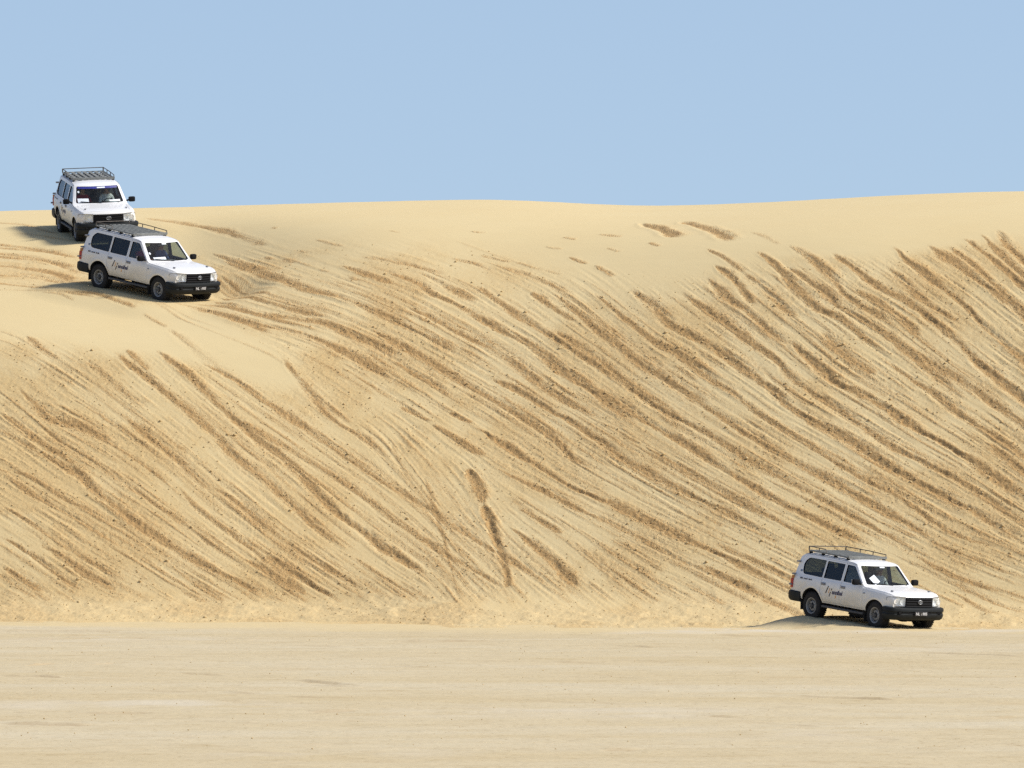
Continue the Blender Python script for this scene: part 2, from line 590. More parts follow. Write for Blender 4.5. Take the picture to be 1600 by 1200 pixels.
# ---- vehicle tracks running down the face: picture points (column, row of the 1600 x 1200 photograph)
TR = [
 # (strength, half width in m, [(u, row), ...])
 (1.0, .17, [(179,548),(209,575),(250,609),(304,653),(341,686),(364,713),(402,740),(439,774),(472,805),(500,832),(537,855)]),
 (.9, .16, [(243,545),(287,582),(337,629),(371,656),(439,696),(479,720),(530,750),(574,781),(621,818),(682,858),(732,885),(800,926)]),
 (1.2, .22, [(348,642),(405,690),(442,717),(466,740),(489,767),(526,801),(564,828),(604,862),(678,906)]),
 (.9, .16, [(310,565),(364,592),(405,622),(472,666),(530,708),(584,745),(641,779),(692,811),(739,841),(780,865),(817,889),(867,922)]),
 (.8, .14, [(439,555),(459,585),(489,622),(520,656),(560,680),(591,704),(618,728)]),
 (1.0, .18, [(25,605),(54,632),(78,656),(135,673),(186,703)]),
 (1.1, .17, [(60,700),(84,720),(125,744),(145,764),(182,794),(209,815),(236,835),(280,862),(321,886),(371,909),(415,933)]),
 (.6, .12, [(0,727),(61,754),(94,778),(142,798),(190,825)]),
 (.9, .14, [(7,744),(51,774),(101,801),(142,828),(200,860)]),
 (.8, .13, [(0,789),(51,821),(101,855),(152,886),(216,923)]),
 (1.2, .17, [(0,838),(51,869),(101,906),(132,926)]),
 (1.1, .15, [(0,884),(34,906),(67,926)]),
 (.9, .2, [(60,850),(101,875),(142,902),(192,926)]),
 (.8, .14, [(277,757),(304,791),(337,818),(371,842),(420,880),(485,930)]),
 (1.3, .16, [(412,865),(452,892),(489,916),(523,934)]),
 (.9, .14, [(378,872),(439,906),(486,933)]),
 (.9, .18, [(324,754),(371,788),(398,811),(439,842),(489,875),(540,906),(580,930)]),
 (.8, .14, [(40,524),(67,548),(94,565)]),
 (.7, .13, [(128,561),(159,585),(182,605),(230,640)]),
 (.6, .10, [(199,545),(216,565),(233,582)]),
 (1.0, .18, [(0,642),(40,676),(91,710),(130,735)]),
 (.7, .14, [(0,673),(20,683),(60,705)]),
 (.7, .14, [(57,656),(91,690),(150,725),(200,760),(260,800),(330,850),(390,890)]),
 (.7, .2, [(180,640),(240,690),(300,740),(340,780)]),
 (.7, .10, [(550,868),(604,906),(658,936)]),
 (.9, .14, [(101,460),(152,467),(189,480),(216,489)]),
 (.7, .10, [(222,493),(246,504),(263,512)]),
 (.35, .2, [(263,512),(300,545),(340,575),(390,605)]),
 (.5, .12, [(60,458),(90,463),(118,473)]),
 (.7, .2, [(-40,392),(60,405),(130,430)]),
 (.8, .22, [(-40,412),(70,424),(120,442)]),
 (.5, .16, [(-40,440),(30,447),(90,456)]),
 (1.1, .17, [(325,462),(340,468),(397,489),(450,497),(509,506),(542,522),(593,543),(640,575)]),
 (1.2, .18, [(310,483),(340,490),(401,507),(465,519),(502,533),(549,556),(596,583),(624,600)]),
 (1.0, .2, [(350,406),(384,421),(431,435),(482,453),(532,465),(590,489),(630,509),(667,526),(720,556)]),
 (.9, .16, [(529,414),(576,431),(620,447)]),
 (.9, .16, [(603,425),(657,445),(671,458),(720,480)]),
 (1.0, .16, [(576,512),(620,536),(650,553),(694,580),(739,607),(786,634),(827,661),(867,688),(894,715),(942,739)]),
 (1.0, .16, [(630,475),(677,499),(728,526),(762,543),(812,576),(851,605),(890,630),(950,660)]),
 (1.2, .19, [(698,468),(745,495),(785,519),(829,539),(874,580),(918,607),(965,631),(1002,654),(1060,688),(1111,722),(1161,752),(1212,782),(1269,809),(1323,837),(1364,857)]),
 (1.0, .18, [(745,445),(782,475),(823,502),(863,526),(914,560),(960,590),(1010,625),(1060,654),(1121,688),(1168,718),(1222,749),(1276,776),(1330,806),(1391,837),(1430,858)]),
 (.9, .2, [(829,455),(860,479),(900,505)]),
 (.9, .18, [(654,425),(698,448),(745,475)]),
 (.9, .15, [(617,563),(644,583),(671,597),(710,625)]),
 (.7, .13, [(704,403),(745,414),(770,425)]),
 (.7, .10, [(492,374),(515,380),(536,386)]),
 (.5, .09, [(608,360),(630,363)]), (.5, .08, [(735,361),(762,363)]), (.5, .09, [(425,355),(432,357)]),
 (.5, .14, [(802,408),(840,420),(880,431)]),
 (1.2, .17, [(759,587),(810,610),(851,637),(894,661),(935,688),(969,715),(1013,739),(1070,769),(1111,790),(1161,815),(1212,843)]),
 (1.2, .17, [(740,665),(807,708),(851,735),(894,762),(952,786),(1002,809),(1070,843),(1111,860),(1170,890),(1220,912)]),
 (1.3, .17, [(624,634),(650,647),(672,661)]),
 (1.0, .15, [(672,661),(716,691),(759,715)]),
 (1.3, .17, [(699,644),(739,661)]),
 (1.0, .14, [(770,728),(810,749),(867,776),(911,799),(945,813),(969,825),(1019,852),(1070,879),(1130,905),(1200,932)]),
 (1.7, .17, [(730,730),(740,752),(749,776),(752,790)]), (1.9, .18, [(754,786),(759,803),(766,825),(776,850),(781,862)]), (1.7, .14, [(778,850),(784,872),(790,895),(793,922)]),
 (1.2, .2, [(793,821),(827,848),(854,872),(908,922)]),
 (1.2, .15, [(807,791),(851,818),(881,836)]),
 (.45, .12, [(894,845),(935,882),(979,916)]),
 (.7, .10, [(662,740),(678,794),(692,841),(705,892),(712,922)]),
 (.5, .12, [(612,690),(622,720),(645,760)]),
 (1.0, .19, [(867,458),(907,495),(938,522),(971,549),(1002,573),(1049,600),(1111,641),(1155,671),(1202,701),(1246,725),(1303,755),(1350,782),(1414,816),(1465,847)]),
 (.9, .15, [(927,457),(971,495),(1022,536),(1062,556),(1100,587),(1144,614),(1178,641),(1222,671),(1269,698),(1313,728),(1357,752),(1398,772),(1441,803),(1495,836),(1566,857)]),
 (1.2, .22, [(985,451),(1022,482),(1049,509),(1096,536),(1140,563),(1195,604),(1229,634),(1269,658),(1320,685),(1364,715),(1418,745),(1482,779),(1532,806),(1600,850)]),
 (1.2, .2, [(1062,455),(1096,482),(1140,512),(1174,539),(1214,566),(1232,587),(1269,614),(1313,644),(1357,674),(1398,701),(1448,725),(1499,752),(1549,786),(1600,820)]),
 (1.2, .2, [(1103,431),(1130,462),(1164,485),(1201,516),(1238,546)]),
 (1.4, .2, [(1118,412),(1150,441),(1167,465),(1184,478)]),
 (1.1, .2, [(1157,424),(1191,448),(1221,478),(1250,500)]),
 (1.2, .17, [(1181,391),(1211,414),(1241,448),(1275,482),(1312,499),(1350,530),(1390,560)]),
 (1.1, .15, [(1231,381),(1265,404),(1299,435),(1322,462),(1366,489),(1404,515)]),
 (1.1, .2, [(1228,414),(1258,435),(1289,458),(1319,482),(1366,512),(1400,536),(1465,590),(1510,630)]),
 (1.3, .22, [(1231,529),(1265,563),(1299,593),(1330,610),(1381,637),(1431,671),(1499,708),(1600,782)]),
 (1.2, .18, [(1282,512),(1302,535),(1322,556),(1370,590)]),
 (1.4, .26, [(998,349),(1030,358),(1060,372)]),
 (1.6, .28, [(1066,346),(1113,360),(1144,378)]),
 (.9, .13, [(1101,387),(1130,404),(1164,428)]),
 (.7, .10, [(440,405),(460,411)]), (.7, .09, [(500,421),(514,425)]), (.6, .08, [(412,402),(426,405)]), (.6, .09, [(545,433),(562,438)]), (.6, .08, [(468,391),(482,395)]),
 (.6, .12, [(750,398),(800,410)]), (.5, .08, [(850,385),(880,389)]), (.6, .12, [(935,366),(975,370)]), (.7, .12, [(948,387),(970,394)]), (.6, .10, [(1012,379),(1032,385)]),
 (.5, .08, [(880,370),(902,374)]), (.8, .12, [(888,401),(917,413)]), (.8, .12, [(930,414),(962,433)]), (.5, .2, [(560,400),(640,415),(700,432)]), (.5, .2, [(780,415),(840,436),(900,462)]),
 (.35, .12, [(1172,362),(1195,370),(1217,384)]),
 (.9, .15, [(860,512),(911,546),(961,583),(985,607),(1030,640),(1080,672)]),
 (.9, .16, [(860,563),(914,603),(960,640),(1002,665)]),
 (.8, .14, [(978,553),(1035,593),(1070,615)]),
 (1.0, .15, [(1002,695),(1070,735),(1111,759),(1161,789),(1212,813),(1262,843),(1280,852)]),
 (.9, .14, [(1138,813),(1178,830),(1222,850)]),
 (1.2, .18, [(1394,384),(1418,408),(1451,435),(1502,475),(1539,512),(1600,563),(1640,595)]),
 (1.1, .18, [(1448,381),(1478,404),(1519,431),(1560,462),(1600,495),(1640,525)]),
 (1.0, .14, [(1482,384),(1512,408),(1549,441),(1586,475),(1630,510)]),
 (1.1, .17, [(1505,371),(1543,401),(1586,438),(1640,480)]),
 (1.2, .14, [(1532,364),(1556,391),(1586,421),(1620,450)]),
 (1.2, .17, [(1555,358),(1573,381),(1600,408),(1640,440)]),
 (1.2, .2, [(1296,394),(1340,425),(1370,448),(1418,472),(1458,502),(1509,549),(1566,597),(1620,640)]),
 (1.1, .16, [(1385,415),(1398,428),(1441,468),(1505,509)]),
 (1.1, .18, [(1337,452),(1404,495),(1440,530)]),
 (1.0, .16, [(1380,560),(1408,580),(1465,620),(1499,647),(1549,678),(1600,715),(1640,745)]),
 (1.1, .2, [(1430,545),(1475,580),(1532,617),(1600,668),(1650,705)]),
 (1.2, .17, [(1500,550),(1543,580),(1600,624),(1650,665)]),
 (.8, .14, [(1540,690),(1600,740),(1640,770)]),
 (.8, .14, [(1430,870),(1500,905),(1580,930)]),
 (.8, .14, [(1440,840),(1510,870),(1600,905)]),
 (.8, .12, [(1480,905),(1560,945),(1640,965)]),
 (.6, .12, [(1490,925),(1530,950),(1560,962)]),
 (.9, .2, [(-40,378),(60,391),(125,404)]), (1.0, .2, [(-40,398),(70,409),(122,420)]), (1.0, .22, [(-40,428),(50,434),(118,447)]),
 (.7, .16, [(-40,385),(30,390),(110,396)]), (.8, .16, [(20,418),(80,427),(125,436)]), (.7, .14, [(-20,452),(50,455),(110,463),(160,472)]),
 (.9, .16, [(300,474),(350,479),(410,494),(470,510)]), (.8, .14, [(345,430),(380,445),(430,462),(480,478)]), (.9, .18, [(340,448),(400,466),(460,484),(520,498)]),
 (.8, .16, [(270,474),(320,486),(380,504),(430,524)]), (.7, .16, [(330,395),(370,410),(420,424)]), (.6, .2, [(300,352),(360,366),(420,385)]), (.5, .2, [(220,340),(300,352),(380,368)]),
 (1.1, .2, [(1090,880),(1150,912),(1210,944),(1262,968)]),
 (1.0, .18, [(1110,846),(1190,884),(1270,925),(1330,955)]),
 (.9, .2, [(152,449),(110,441),(60,431),(10,424)]),
 (.7, .2, [(94,361),(60,353),(20,349),(-30,347)]),
 (.6, .2, [(120,380),(70,368),(20,363)]),
]

def dense(pts, step=5.0):
    P = np.array(pts, dtype=float)
    if len(P) < 3:
        P = np.vstack([P[0], (P[0] + P[-1]) / 2 + [0, 1.0], P[-1]])
    Q = np.vstack([2 * P[0] - P[1], P, 2 * P[-1] - P[-2]])
    out = []
    for i in range(1, len(Q) - 2):
        p0, p1, p2, p3 = Q[i - 1], Q[i], Q[i + 1], Q[i + 2]
        n = max(2, int(np.hypot(*(p2 - p1)) / step))
        for k in range(n):
            t = k / n
            out.append(0.5 * (2 * p1 + (p2 - p0) * t + (2 * p0 - 5 * p1 + 4 * p2 - p3) * t * t + (3 * p1 - p0 - 3 * p2 + p3) * t ** 3))
    out.append(Q[-2])
    return np.array(out)

tracks = [(s * 1.15, w * 0.70, dense(p)) for s, w, p in TR]
# direction field of the hand-placed tracks, for the many fainter ones between them
F_P = np.vstack([d[:-1] for _, _, d in tracks if len(d) > 8])
F_D = np.vstack([np.diff(d, axis=0) for _, _, d in tracks if len(d) > 8])
F_D /= np.linalg.norm(F_D, axis=1)[:, None] + 1e-9
F_D[F_D[:, 0] < 0] *= -1

LIP = [(-300, 505), (0, 520), (100, 535), (200, 548), (300, 562), (400, 600), (470, 622), (490, 590), (440, 548), (431, 545)]
def tracked(u, row):
    """1 on the churned face, 0 on the wind-smoothed sand"""
    upper = curve([(-300, 400), (300, 395), (420, 380), (520, 376), (650, 380), (760, 392), (870, 415), (960, 432), (1040, 436), (1090, 424), (1180, 404), (1300, 402), (1400, 398), (1500, 382), (1600, 366), (1900, 360)], u)
    soft = 10 + 26 * sstep(250, 420, u) * sstep(1150, 950, u)
    a = sstep(upper - 0.8 * soft, upper + 1.5 * soft, row)
    lo = curve([(-300, 520), (0, 520), (100, 540), (200, 555), (300, 572), (380, 592), (440, 606), (490, 612), (560, 612)], u)
    hi = curve([(-300, 446), (0, 448), (150, 462), (260, 480), (330, 492), (430, 545), (490, 612), (560, 612)], u)
    tongue = sstep(hi - 8, hi + 8, row) * (1 - sstep(lo - 16, lo + 14, row)) * (1 - sstep(480, 500, u))
    return a * (1 - tongue)

cu_, cr_ = np.linspace(-200, 1800, 100), np.linspace(320, 1000, 50)
FD = np.zeros((100, 50, 2))
for a_ in range(100):
    for b_ in range(50):
        d2 = (F_P[:, 0] - cu_[a_]) ** 2 + (F_P[:, 1] - cr_[b_]) ** 2
        w_ = 1.0 / (d2 + 400.0) ** 1.5
        FD[a_, b_] = (F_D * w_[:, None]).sum(0) / w_.sum()
def flow(u, row):
    fa = np.clip((u + 200) / 2000 * 99, 0, 98.99); fb_ = np.clip((row - 320) / 680 * 49, 0, 48.99)
    ia, ib = np.asarray(fa).astype(int), np.asarray(fb_).astype(int)
    fa = (fa - ia)[..., None]; fb_ = (fb_ - ib)[..., None]
    return ((FD[ia, ib] * (1 - fa) + FD[ia + 1, ib] * fa) * (1 - fb_) + (FD[ia, ib + 1] * (1 - fa) + FD[ia + 1, ib + 1] * fa) * fb_)
NR = 950
P0 = np.stack([RNG.uniform(-60, 1660, NR), RNG.uniform(365, 950, NR)], 1)
P0 = P0[RNG.random(NR) < tracked(P0[:, 0], P0[:, 1])]
walk = [P0]
for _ in range(60):
    d = flow(walk[-1][:, 0], walk[-1][:, 1]); d /= np.linalg.norm(d, axis=1)[:, None] + 1e-9
    walk.append(walk[-1] + 6.0 * d)
walk = np.stack(walk, 1)
for P in walk:
    n = int(RNG.integers(10, 60))
    P = P[:n]
    P = P[(P[:, 1] < curve(BASE, P[:, 0]) - 30) & (P[:, 0] < 1680)]
    if len(P) > 4:
        tracks.append((0.85 * RNG.uniform(0.2, 0.7) ** 1.3, RNG.uniform(0.035, 0.085), P[::2] if len(P) > 9 else P))

H = np.zeros((NX, NJ)); CH = np.zeros((NX, NJ))
def add_track(strength, w, pts, seed):
    px, _, _, pl = surf_many(pts[:, 0], pts[:, 1])
    m = 6.0 * w
    i0 = np.searchsorted(XS, px.min() - m); i1 = np.searchsorted(XS, px.max() + m)
    if i1 - i0 < 2:
        return
    mid = LEN[(i0 + i1) // 2]
    j0 = max(0, np.searchsorted(LEN[i0:i1].max(0), pl.min() - m) - 1); j1 = min(NJ, np.searchsorted(LEN[i0:i1].min(0), pl.max() + m) + 1)
    D = np.full((i1 - i0, j1 - j0), 9.0); SG = np.zeros_like(D); TT = np.zeros_like(D)
    xx = XG[i0:i1, j0:j1]; ll = LEN[i0:i1, j0:j1]
    acc = 0.0
    tot = np.hypot(np.diff(px), np.diff(pl)).sum()
    for k in range(len(px) - 1):
        ax, al, bx, bl = px[k], pl[k], px[k + 1], pl[k + 1]
        dx, dl = bx - ax, bl - al
        seg = math.hypot(dx, dl) + 1e-9
        a0 = np.searchsorted(XS[i0:i1], min(ax, bx) - m); a1 = np.searchsorted(XS[i0:i1], max(ax, bx) + m)
        cl = ll[min((a0 + a1) // 2, ll.shape[0] - 1)]
        b0 = max(0, np.searchsorted(cl, min(al, bl) - m - 0.4)); b1 = np.searchsorted(cl, max(al, bl) + m + 0.4)
        if a1 <= a0 or b1 <= b0:
            acc += seg; continue
        X_, L_ = xx[a0:a1, b0:b1], ll[a0:a1, b0:b1]
        t = np.clip(((X_ - ax) * dx + (L_ - al) * dl) / seg ** 2, 0, 1)
        ex, el = X_ - (ax + t * dx), L_ - (al + t * dl)
        d = np.hypot(ex, el)
        cur = D[a0:a1, b0:b1]
        upd = d < cur
        cur[upd] = d[upd]
        SG[a0:a1, b0:b1][upd] = np.sign(dx * el - dl * ex)[upd]
        TT[a0:a1, b0:b1][upd] = (acc + t * seg)[upd]
        acc += seg
    ni, nj = np.nonzero(D < 5.5 * w)              # only the cells close to the track
    if len(ni) == 0:
        return
    d_, t_ = D[ni, nj], TT[ni, nj]
    gx_, gl_ = xx[ni, nj], ll[ni, nj]
    sd = d_ * SG[ni, nj]                          # > 0: uphill / right-hand side
    zero = t_ * 0
    along = fbm(t_ * 0.9 + seed * 7.7, zero + seed * 3.3, 3)
    sd = sd + fbm(t_ * 0.8 + seed * 2.1, zero + seed * 9.1, 2) * w * 0.5 + fbm(gx_ * 4.0, gl_ * 4.0, 2) * w * 0.5
    fade = sstep(0, min(0.7, tot * 0.14), t_) * sstep(0, min(1.2, tot * 0.2), tot - t_)
    inten = strength * fade * np.clip(0.9 + 0.8 * along, 0.25, 1.4)
    ww = w * (0.45 + 0.55 * sstep(0, min(1.6, tot * 0.3), t_)) * np.clip(1 + 0.9 * fbm(t_ * 0.6 + seed * 5.5, zero + 1.7, 2), 0.5, 1.6)
    depth = 0.21 * w
    g = -np.exp(-(sd / ww) ** 2) + 0.22 * np.exp(-((sd + 1.75 * ww) / (0.7 * ww)) ** 2) + 0.25 * np.exp(-((sd - 1.9 * ww) / (0.8 * ww)) ** 2)
    H[i0 + ni, j0 + nj] += depth * inten * g
    c = inten * (np.exp(-((sd - 0.35 * ww) / (1.05 * ww)) ** 2) + 0.16 * np.exp(-((sd - 1.2 * ww) / (2.0 * ww)) ** 2))
    old = CH[i0 + ni, j0 + nj]
    CH[i0 + ni, j0 + nj] = np.maximum(old, c) + 0.25 * np.minimum(old, c)
for k, (s, w, p) in enumerate(tracks):
    add_track(s, w, p, k + 1)

# ---- fine streaks of slid sand: noise smeared along the run of the tracks
fld = flow(800 + XG * FPX / Y, ROW)
dI = fld[..., 0] * Y / FPX / step
dJ = -fld[..., 1] * (NJ - 1) / (base_row - crest_row)[:, None]
nrm = np.hypot(dI, dJ) + 1e-9
dI = (dI / nrm).astype(np.float32); dJ = (dJ / nrm).astype(np.float32)
W1 = RNG.standard_normal((NX, NJ))
W2 = RNG.standard_normal((NX // 3 + 1, NJ // 3 + 1)).repeat(3, 0).repeat(3, 1)[:NX, :NJ]
W2 = (W2 + np.roll(W2, 1, 0) + np.roll(W2, 1, 1) + np.roll(W2, (1, 1), (0, 1))) / 4
S1 = W1.copy(); S2 = W2.copy()
for sgn, cnt in ((1, 16), (-1, 16)):
    pi_ = np.repeat(np.arange(NX, dtype=np.float32)[:, None], NJ, 1); pj_ = np.repeat(np.arange(NJ, dtype=np.float32)[None, :], NX, 0)
    for k in range(cnt):
        qi = np.clip(pi_ + 0.5, 0, NX - 1).astype(np.int32); qj = np.clip(pj_ + 0.5, 0, NJ - 1).astype(np.int32)
        st_ = 2.1
        pi_ = pi_ + sgn * st_ * dI[qi, qj]; pj_ = pj_ + sgn * st_ * dJ[qi, qj]
        qi = np.clip(pi_ + 0.5, 0, NX - 1).astype(np.int32); qj = np.clip(pj_ + 0.5, 0, NJ - 1).astype(np.int32)
        if k < 9:
            S1 += W1[qi, qj]
        S2 += W2[qi, qj]
S1 /= S1.std(); S2 /= S2.std()
UG = 800 + XG * FPX / Y
RG = row_of(Y, Z)
TRK = tracked(UG, RG)
toe = np.clip((np.repeat(base_row[:, None], NJ, 1) - ROW), 0, 2000)
toe_n = toe + 46 * fbm(XG * 0.33 + 5, LEN * 0.25, 4)
toe_band = (1 - sstep(22, 58, toe_n)) * (1 - sstep(70, 100, toe))
# fine streaks of sliding sand along the slope, coarse lumps, toe rubble
lump = fbm(XG * 5.5, LEN * 5.0, 4, 0.62)
fine = fbm(XG * 11.0 + 50, LEN * 10.0, 3, 0.6)
swell = fbm(XG * 0.28, LEN * 0.22, 3)
patch = sstep(-0.12, 0.3, fbm(XG * 0.55 + 9, LEN * 0.4 + 4, 3))
CH *= 1 - 0.75 * toe_band * sstep(10, 34, 45 - toe)
rough = np.clip(CH, 0, 1) * 0.8 + TRK * (0.12 + 0.30 * patch) + toe_band * 0.45 * np.clip(1 - toe / 60, 0, 1)
H += 0.016 * rough * lump + 0.028 * rough * fine + 0.03 * TRK * swell
STR = TRK * (1 - toe_band)
brk = np.clip(0.55 + 1.3 * fbm(XG * 0.9 + 3, LEN * 0.6 + 8, 3), 0.05, 1.3)
H += STR * brk * (0.0022 * S1 + 0.0055 * S2)
CH = np.clip(CH * (1 + 0.22 * S1 + 0.2 * S2), 0, 1.3) + STR * brk * np.clip(0.10 * S1 + 0.15 * S2 - 0.10, 0, 0.6) * (0.55 + 0.6 * patch)
H += toe_band * 0.07 * np.clip(fbm(XG * 2.2, LEN * 2.0, 4), -0.2, 1)
H += 0.006 * (1 - TRK) * fbm(XG * 1.2, LEN * 3.0, 3)
# leave the sand under the cars alone, except a shallow rut
for c in CARS:
    inv = c['m'].inverted()
    lx = inv[0][0] * XG + inv[0][1] * Y + inv[0][2] * Z + inv[0][3]
    ly = inv[1][0] * XG + inv[1][1] * Y + inv[1][2] * Z + inv[1][3]
    w = sstep(2.6, 1.9, np.abs(lx)) * sstep(1.35, 1.0, np.abs(ly))
    H *= 1 - 0.75 * w
sa = np.sin(np.radians(ALPHA)); ca = np.cos(np.radians(ALPHA))
YD = Y - H * sa
ZD = Z + H * ca
churn = np.clip(CH, 0, 1) * 0.92 + TRK * (0.09 + 0.14 * patch) + 0.12 * toe_band
low = sstep(520, 760, RG) * sstep(900, 500, UG) * 0.35
tan_ = np.clip(TRK * (0.18 + 0.45 * patch + low + 0.10 * S2 + 0.35 * fbm(XG * 1.1, LEN * 0.5 + 31, 3)), 0, 1)
tan_ *= 1 - 0.5 * toe_band

# skirt in front (dips under the flat) and the long lee side behind the crest
yb, zb_ = YD[:, :1], ZD[:, :1]
front = []
for k in range(36):
    q = 1 - k / 36.0
    yy = yb - 9.0 * q ** 1.3
    fan = 0.055 * np.clip(0.55 + 1.5 * fbm(XS[:, None] * 0.45, yy * 0.12, 4), 0, 1.4) * (1 - q) ** 1.2 - 0.035 * q - 0.012
    front.append((yy, np.minimum(fan, zb_ + 0.02) + 0.012 * fbm(XS[:, None] * 4.0, yy * 1.5, 3)))
front[0] = (front[0][0], front[0][1] * 0 - 0.25)
back_y, back_z = [], []
yc, zc = YD[:, -1:], ZD[:, -1:]
slope = math.tan(R(2.2)); py, pz = yc, zc
for k in range(60):
    dy = 0.35 * 1.10 ** k
    s = slope - (slope + math.tan(R(8.0))) * min(1.0, k / 34.0)
    py = py + dy; pz = np.maximum(pz + s * dy, -0.5)
    back_y.append(py); back_z.append(pz)
YA = np.concatenate([f_[0] for f_ in front] + [YD] + back_y, axis=1)
ZA = np.concatenate([f_[1] for f_ in front] + [ZD] + back_z, axis=1)
def ext(A):
    return np.concatenate([np.repeat(A[:, :1], 36, 1), A, np.zeros((NX, 60))], axis=1)
CHA, TNA = ext(churn), ext(tan_)

def grid_object(name, X, Yg, Zg, mat, attrs):
    nx, ny = X.shape
    co = np.stack([X, Yg, Zg], axis=-1).reshape(-1, 3).astype(np.float32)
    i = np.arange(nx - 1)[:, None] * ny + np.arange(ny - 1)[None, :]
    quads = np.stack([i, i + ny, i + ny + 1, i + 1], axis=-1).reshape(-1, 4)
    me = bpy.data.meshes.new(name)
    nf = len(quads)
    me.vertices.add(len(co)); me.loops.add(nf * 4); me.polygons.add(nf)
    me.vertices.foreach_set('co', co.ravel())
    me.loops.foreach_set('vertex_index', quads.ravel().astype(np.int32))
    me.polygons.foreach_set('loop_start', np.arange(0, nf * 4, 4, dtype=np.int32))
    me.polygons.foreach_set('loop_total', np.full(nf, 4, dtype=np.int32))
    me.update(calc_edges=True)
    me.shade_smooth()
    for an, av in attrs.items():
        at = me.attributes.new(an, 'FLOAT', 'POINT')
        at.data.foreach_set('value', av.reshape(-1).astype(np.float32))
    me.materials.append(mat)
    return link(bpy.data.objects.new(name, me))

XA = np.repeat(XS[:, None], YA.shape[1], axis=1)
dune = grid_object('sand_dune', XA, YA, ZA, M['dune'], {'churn': CHA, 'tan': TNA})
tag(dune, 'tall pale sand dune scored by diagonal tyre tracks', 'dune', kind='structure')

# ------------------------------------------------------------------ the flat in front
gx_d = np.linspace(-17.5, 17.5, 520)
gx_o = 17.5 + np.cumsum(0.07 * 1.2 ** np.arange(1, 58)); gx_o = gx_o[gx_o < 6000]
GX = np.concatenate([-gx_o[::-1], gx_d, gx_o])
gy_d = np.arange(186.0, 330.0, 0.26)
gy_o = np.cumsum(0.26 * 1.2 ** np.arange(1, 58))
GY = np.concatenate([(186 - gy_o[gy_o < 1200])[::-1], gy_d, 330 + gy_o[gy_o < 8000]])
GXX, GYY = np.meshgrid(GX, GY, indexing='ij')
inside = sstep(22, 17, np.abs(GXX)) * sstep(180, 187, GYY) * sstep(334, 328, GYY)
GZ = inside * (0.030 * fbm(GXX * 0.25, GYY * 0.5, 4) + 0.022 * fbm(GXX * 1.3, GYY * 1.6, 3, 0.6))
GZ = pad(GXX, GYY, GZ, CARS[2:])
GCH = np.zeros_like(GZ)
RUTS = [  # nearly level wheel ruts and drag marks: (column, row) pairs, strength
 ([(40, 1041), (95, 1037)], .8), ([(0, 1056), (150, 1061)], .8), ([(275, 1052), (350, 1055)], .6), ([(450, 1065), (570, 1072)], .45),
 ([(0, 1114), (255, 1114)], .7), ([(480, 1113), (560, 1111)], .5), ([(940, 1009), (1025, 1012)], .45), ([(1080, 1118), (1175, 1121)], .45),
 ([(1250, 1088), (1400, 1095)], .6), ([(1460, 1125), (1600, 1120)], .5), ([(0, 1132), (150, 1134)], .5), ([(600, 1002), (800, 1003)], .5),
 ([(640, 1032), (980, 1037)], .35), ([(0, 1000), (300, 996)], .35), ([(1560, 1163), (1640, 1165)], .5), ([(940, 1172), (1000, 1171)], .5),
 ([(1170, 1060), (1300, 1058)], .4), ([(1430, 1020), (1600, 1026)], .4), ([(200, 1080), (420, 1084)], .4), ([(140, 1040), (178, 1037)], .8),
 ([(395, 1088), (560, 1090)], .4), ([(700, 1150), (1020, 1154)], .25), ([(0, 985), (280, 988)], .4), ([(980, 990), (1250, 996)], .4),
]
for k in range(150):
    u0 = RNG.uniform(-60, 1600); r0 = 985 + 215 * RNG.random() ** 1.3; ln = RNG.uniform(15, 150)
    RUTS.append(([(u0, r0), (u0 + ln, r0 + RNG.normal(0, 0.025) * ln)], RNG.uniform(0.08, 0.28)))
for pts, s in RUTS:
    P = [((u - 800) * (CAM_H / -float(gtan(r))) / FPX, CAM_H / -float(gtan(r))) for u, r in pts]
    (ax, ay), (bx, by) = P
    i0, i1 = np.searchsorted(GX, ax - 0.6), np.searchsorted(GX, bx + 0.6)
    j0, j1 = np.searchsorted(GY, min(ay, by) - 3.0), np.searchsorted(GY, max(ay, by) + 3.0)
    gx = GX[i0:i1]
    q = (gx - ax) / (bx - ax)
    d = GY[None, j0:j1] - (ay + np.clip(q, 0, 1) * (by - ay) - 0.5 * fbm(gx * 0.8, gx * 0 + ay, 3))[:, None]
    f = (sstep(-0.05, 0.2, q) * sstep(1.05, 0.8, q) * np.clip(0.7 + 1.6 * fbm(gx * 1.4, gx * 0 + by, 3), 0, 1.3))[:, None]
    GZ[i0:i1, j0:j1] += s * f * (-0.06 * np.exp(-(d / 0.3) ** 2) + 0.05 * np.exp(-((d - 0.7) / 0.4) ** 2)) * inside[i0:i1, j0:j1]
    GCH[i0:i1, j0:j1] = np.maximum(GCH[i0:i1, j0:j1], s * f * np.exp(-((d - 0.2) / 0.45) ** 2) * 0.7)  # dark colour along the rut stands in for its shadow
toe_y = np.interp(GX, XS, YD[:, 0])[:, None]
GDR = np.clip(sstep(13, 1.5, toe_y - GYY + 9 * fbm(GXX * 0.22, GYY * 0.10, 4)) * 0.85, 0, 1)
GU = 800 + GXX * FPX / np.maximum(GYY, 1.0); GR = HORIZON + FPX * CAM_H / np.maximum(GYY, 1.0)
GCR = np.zeros_like(GZ)
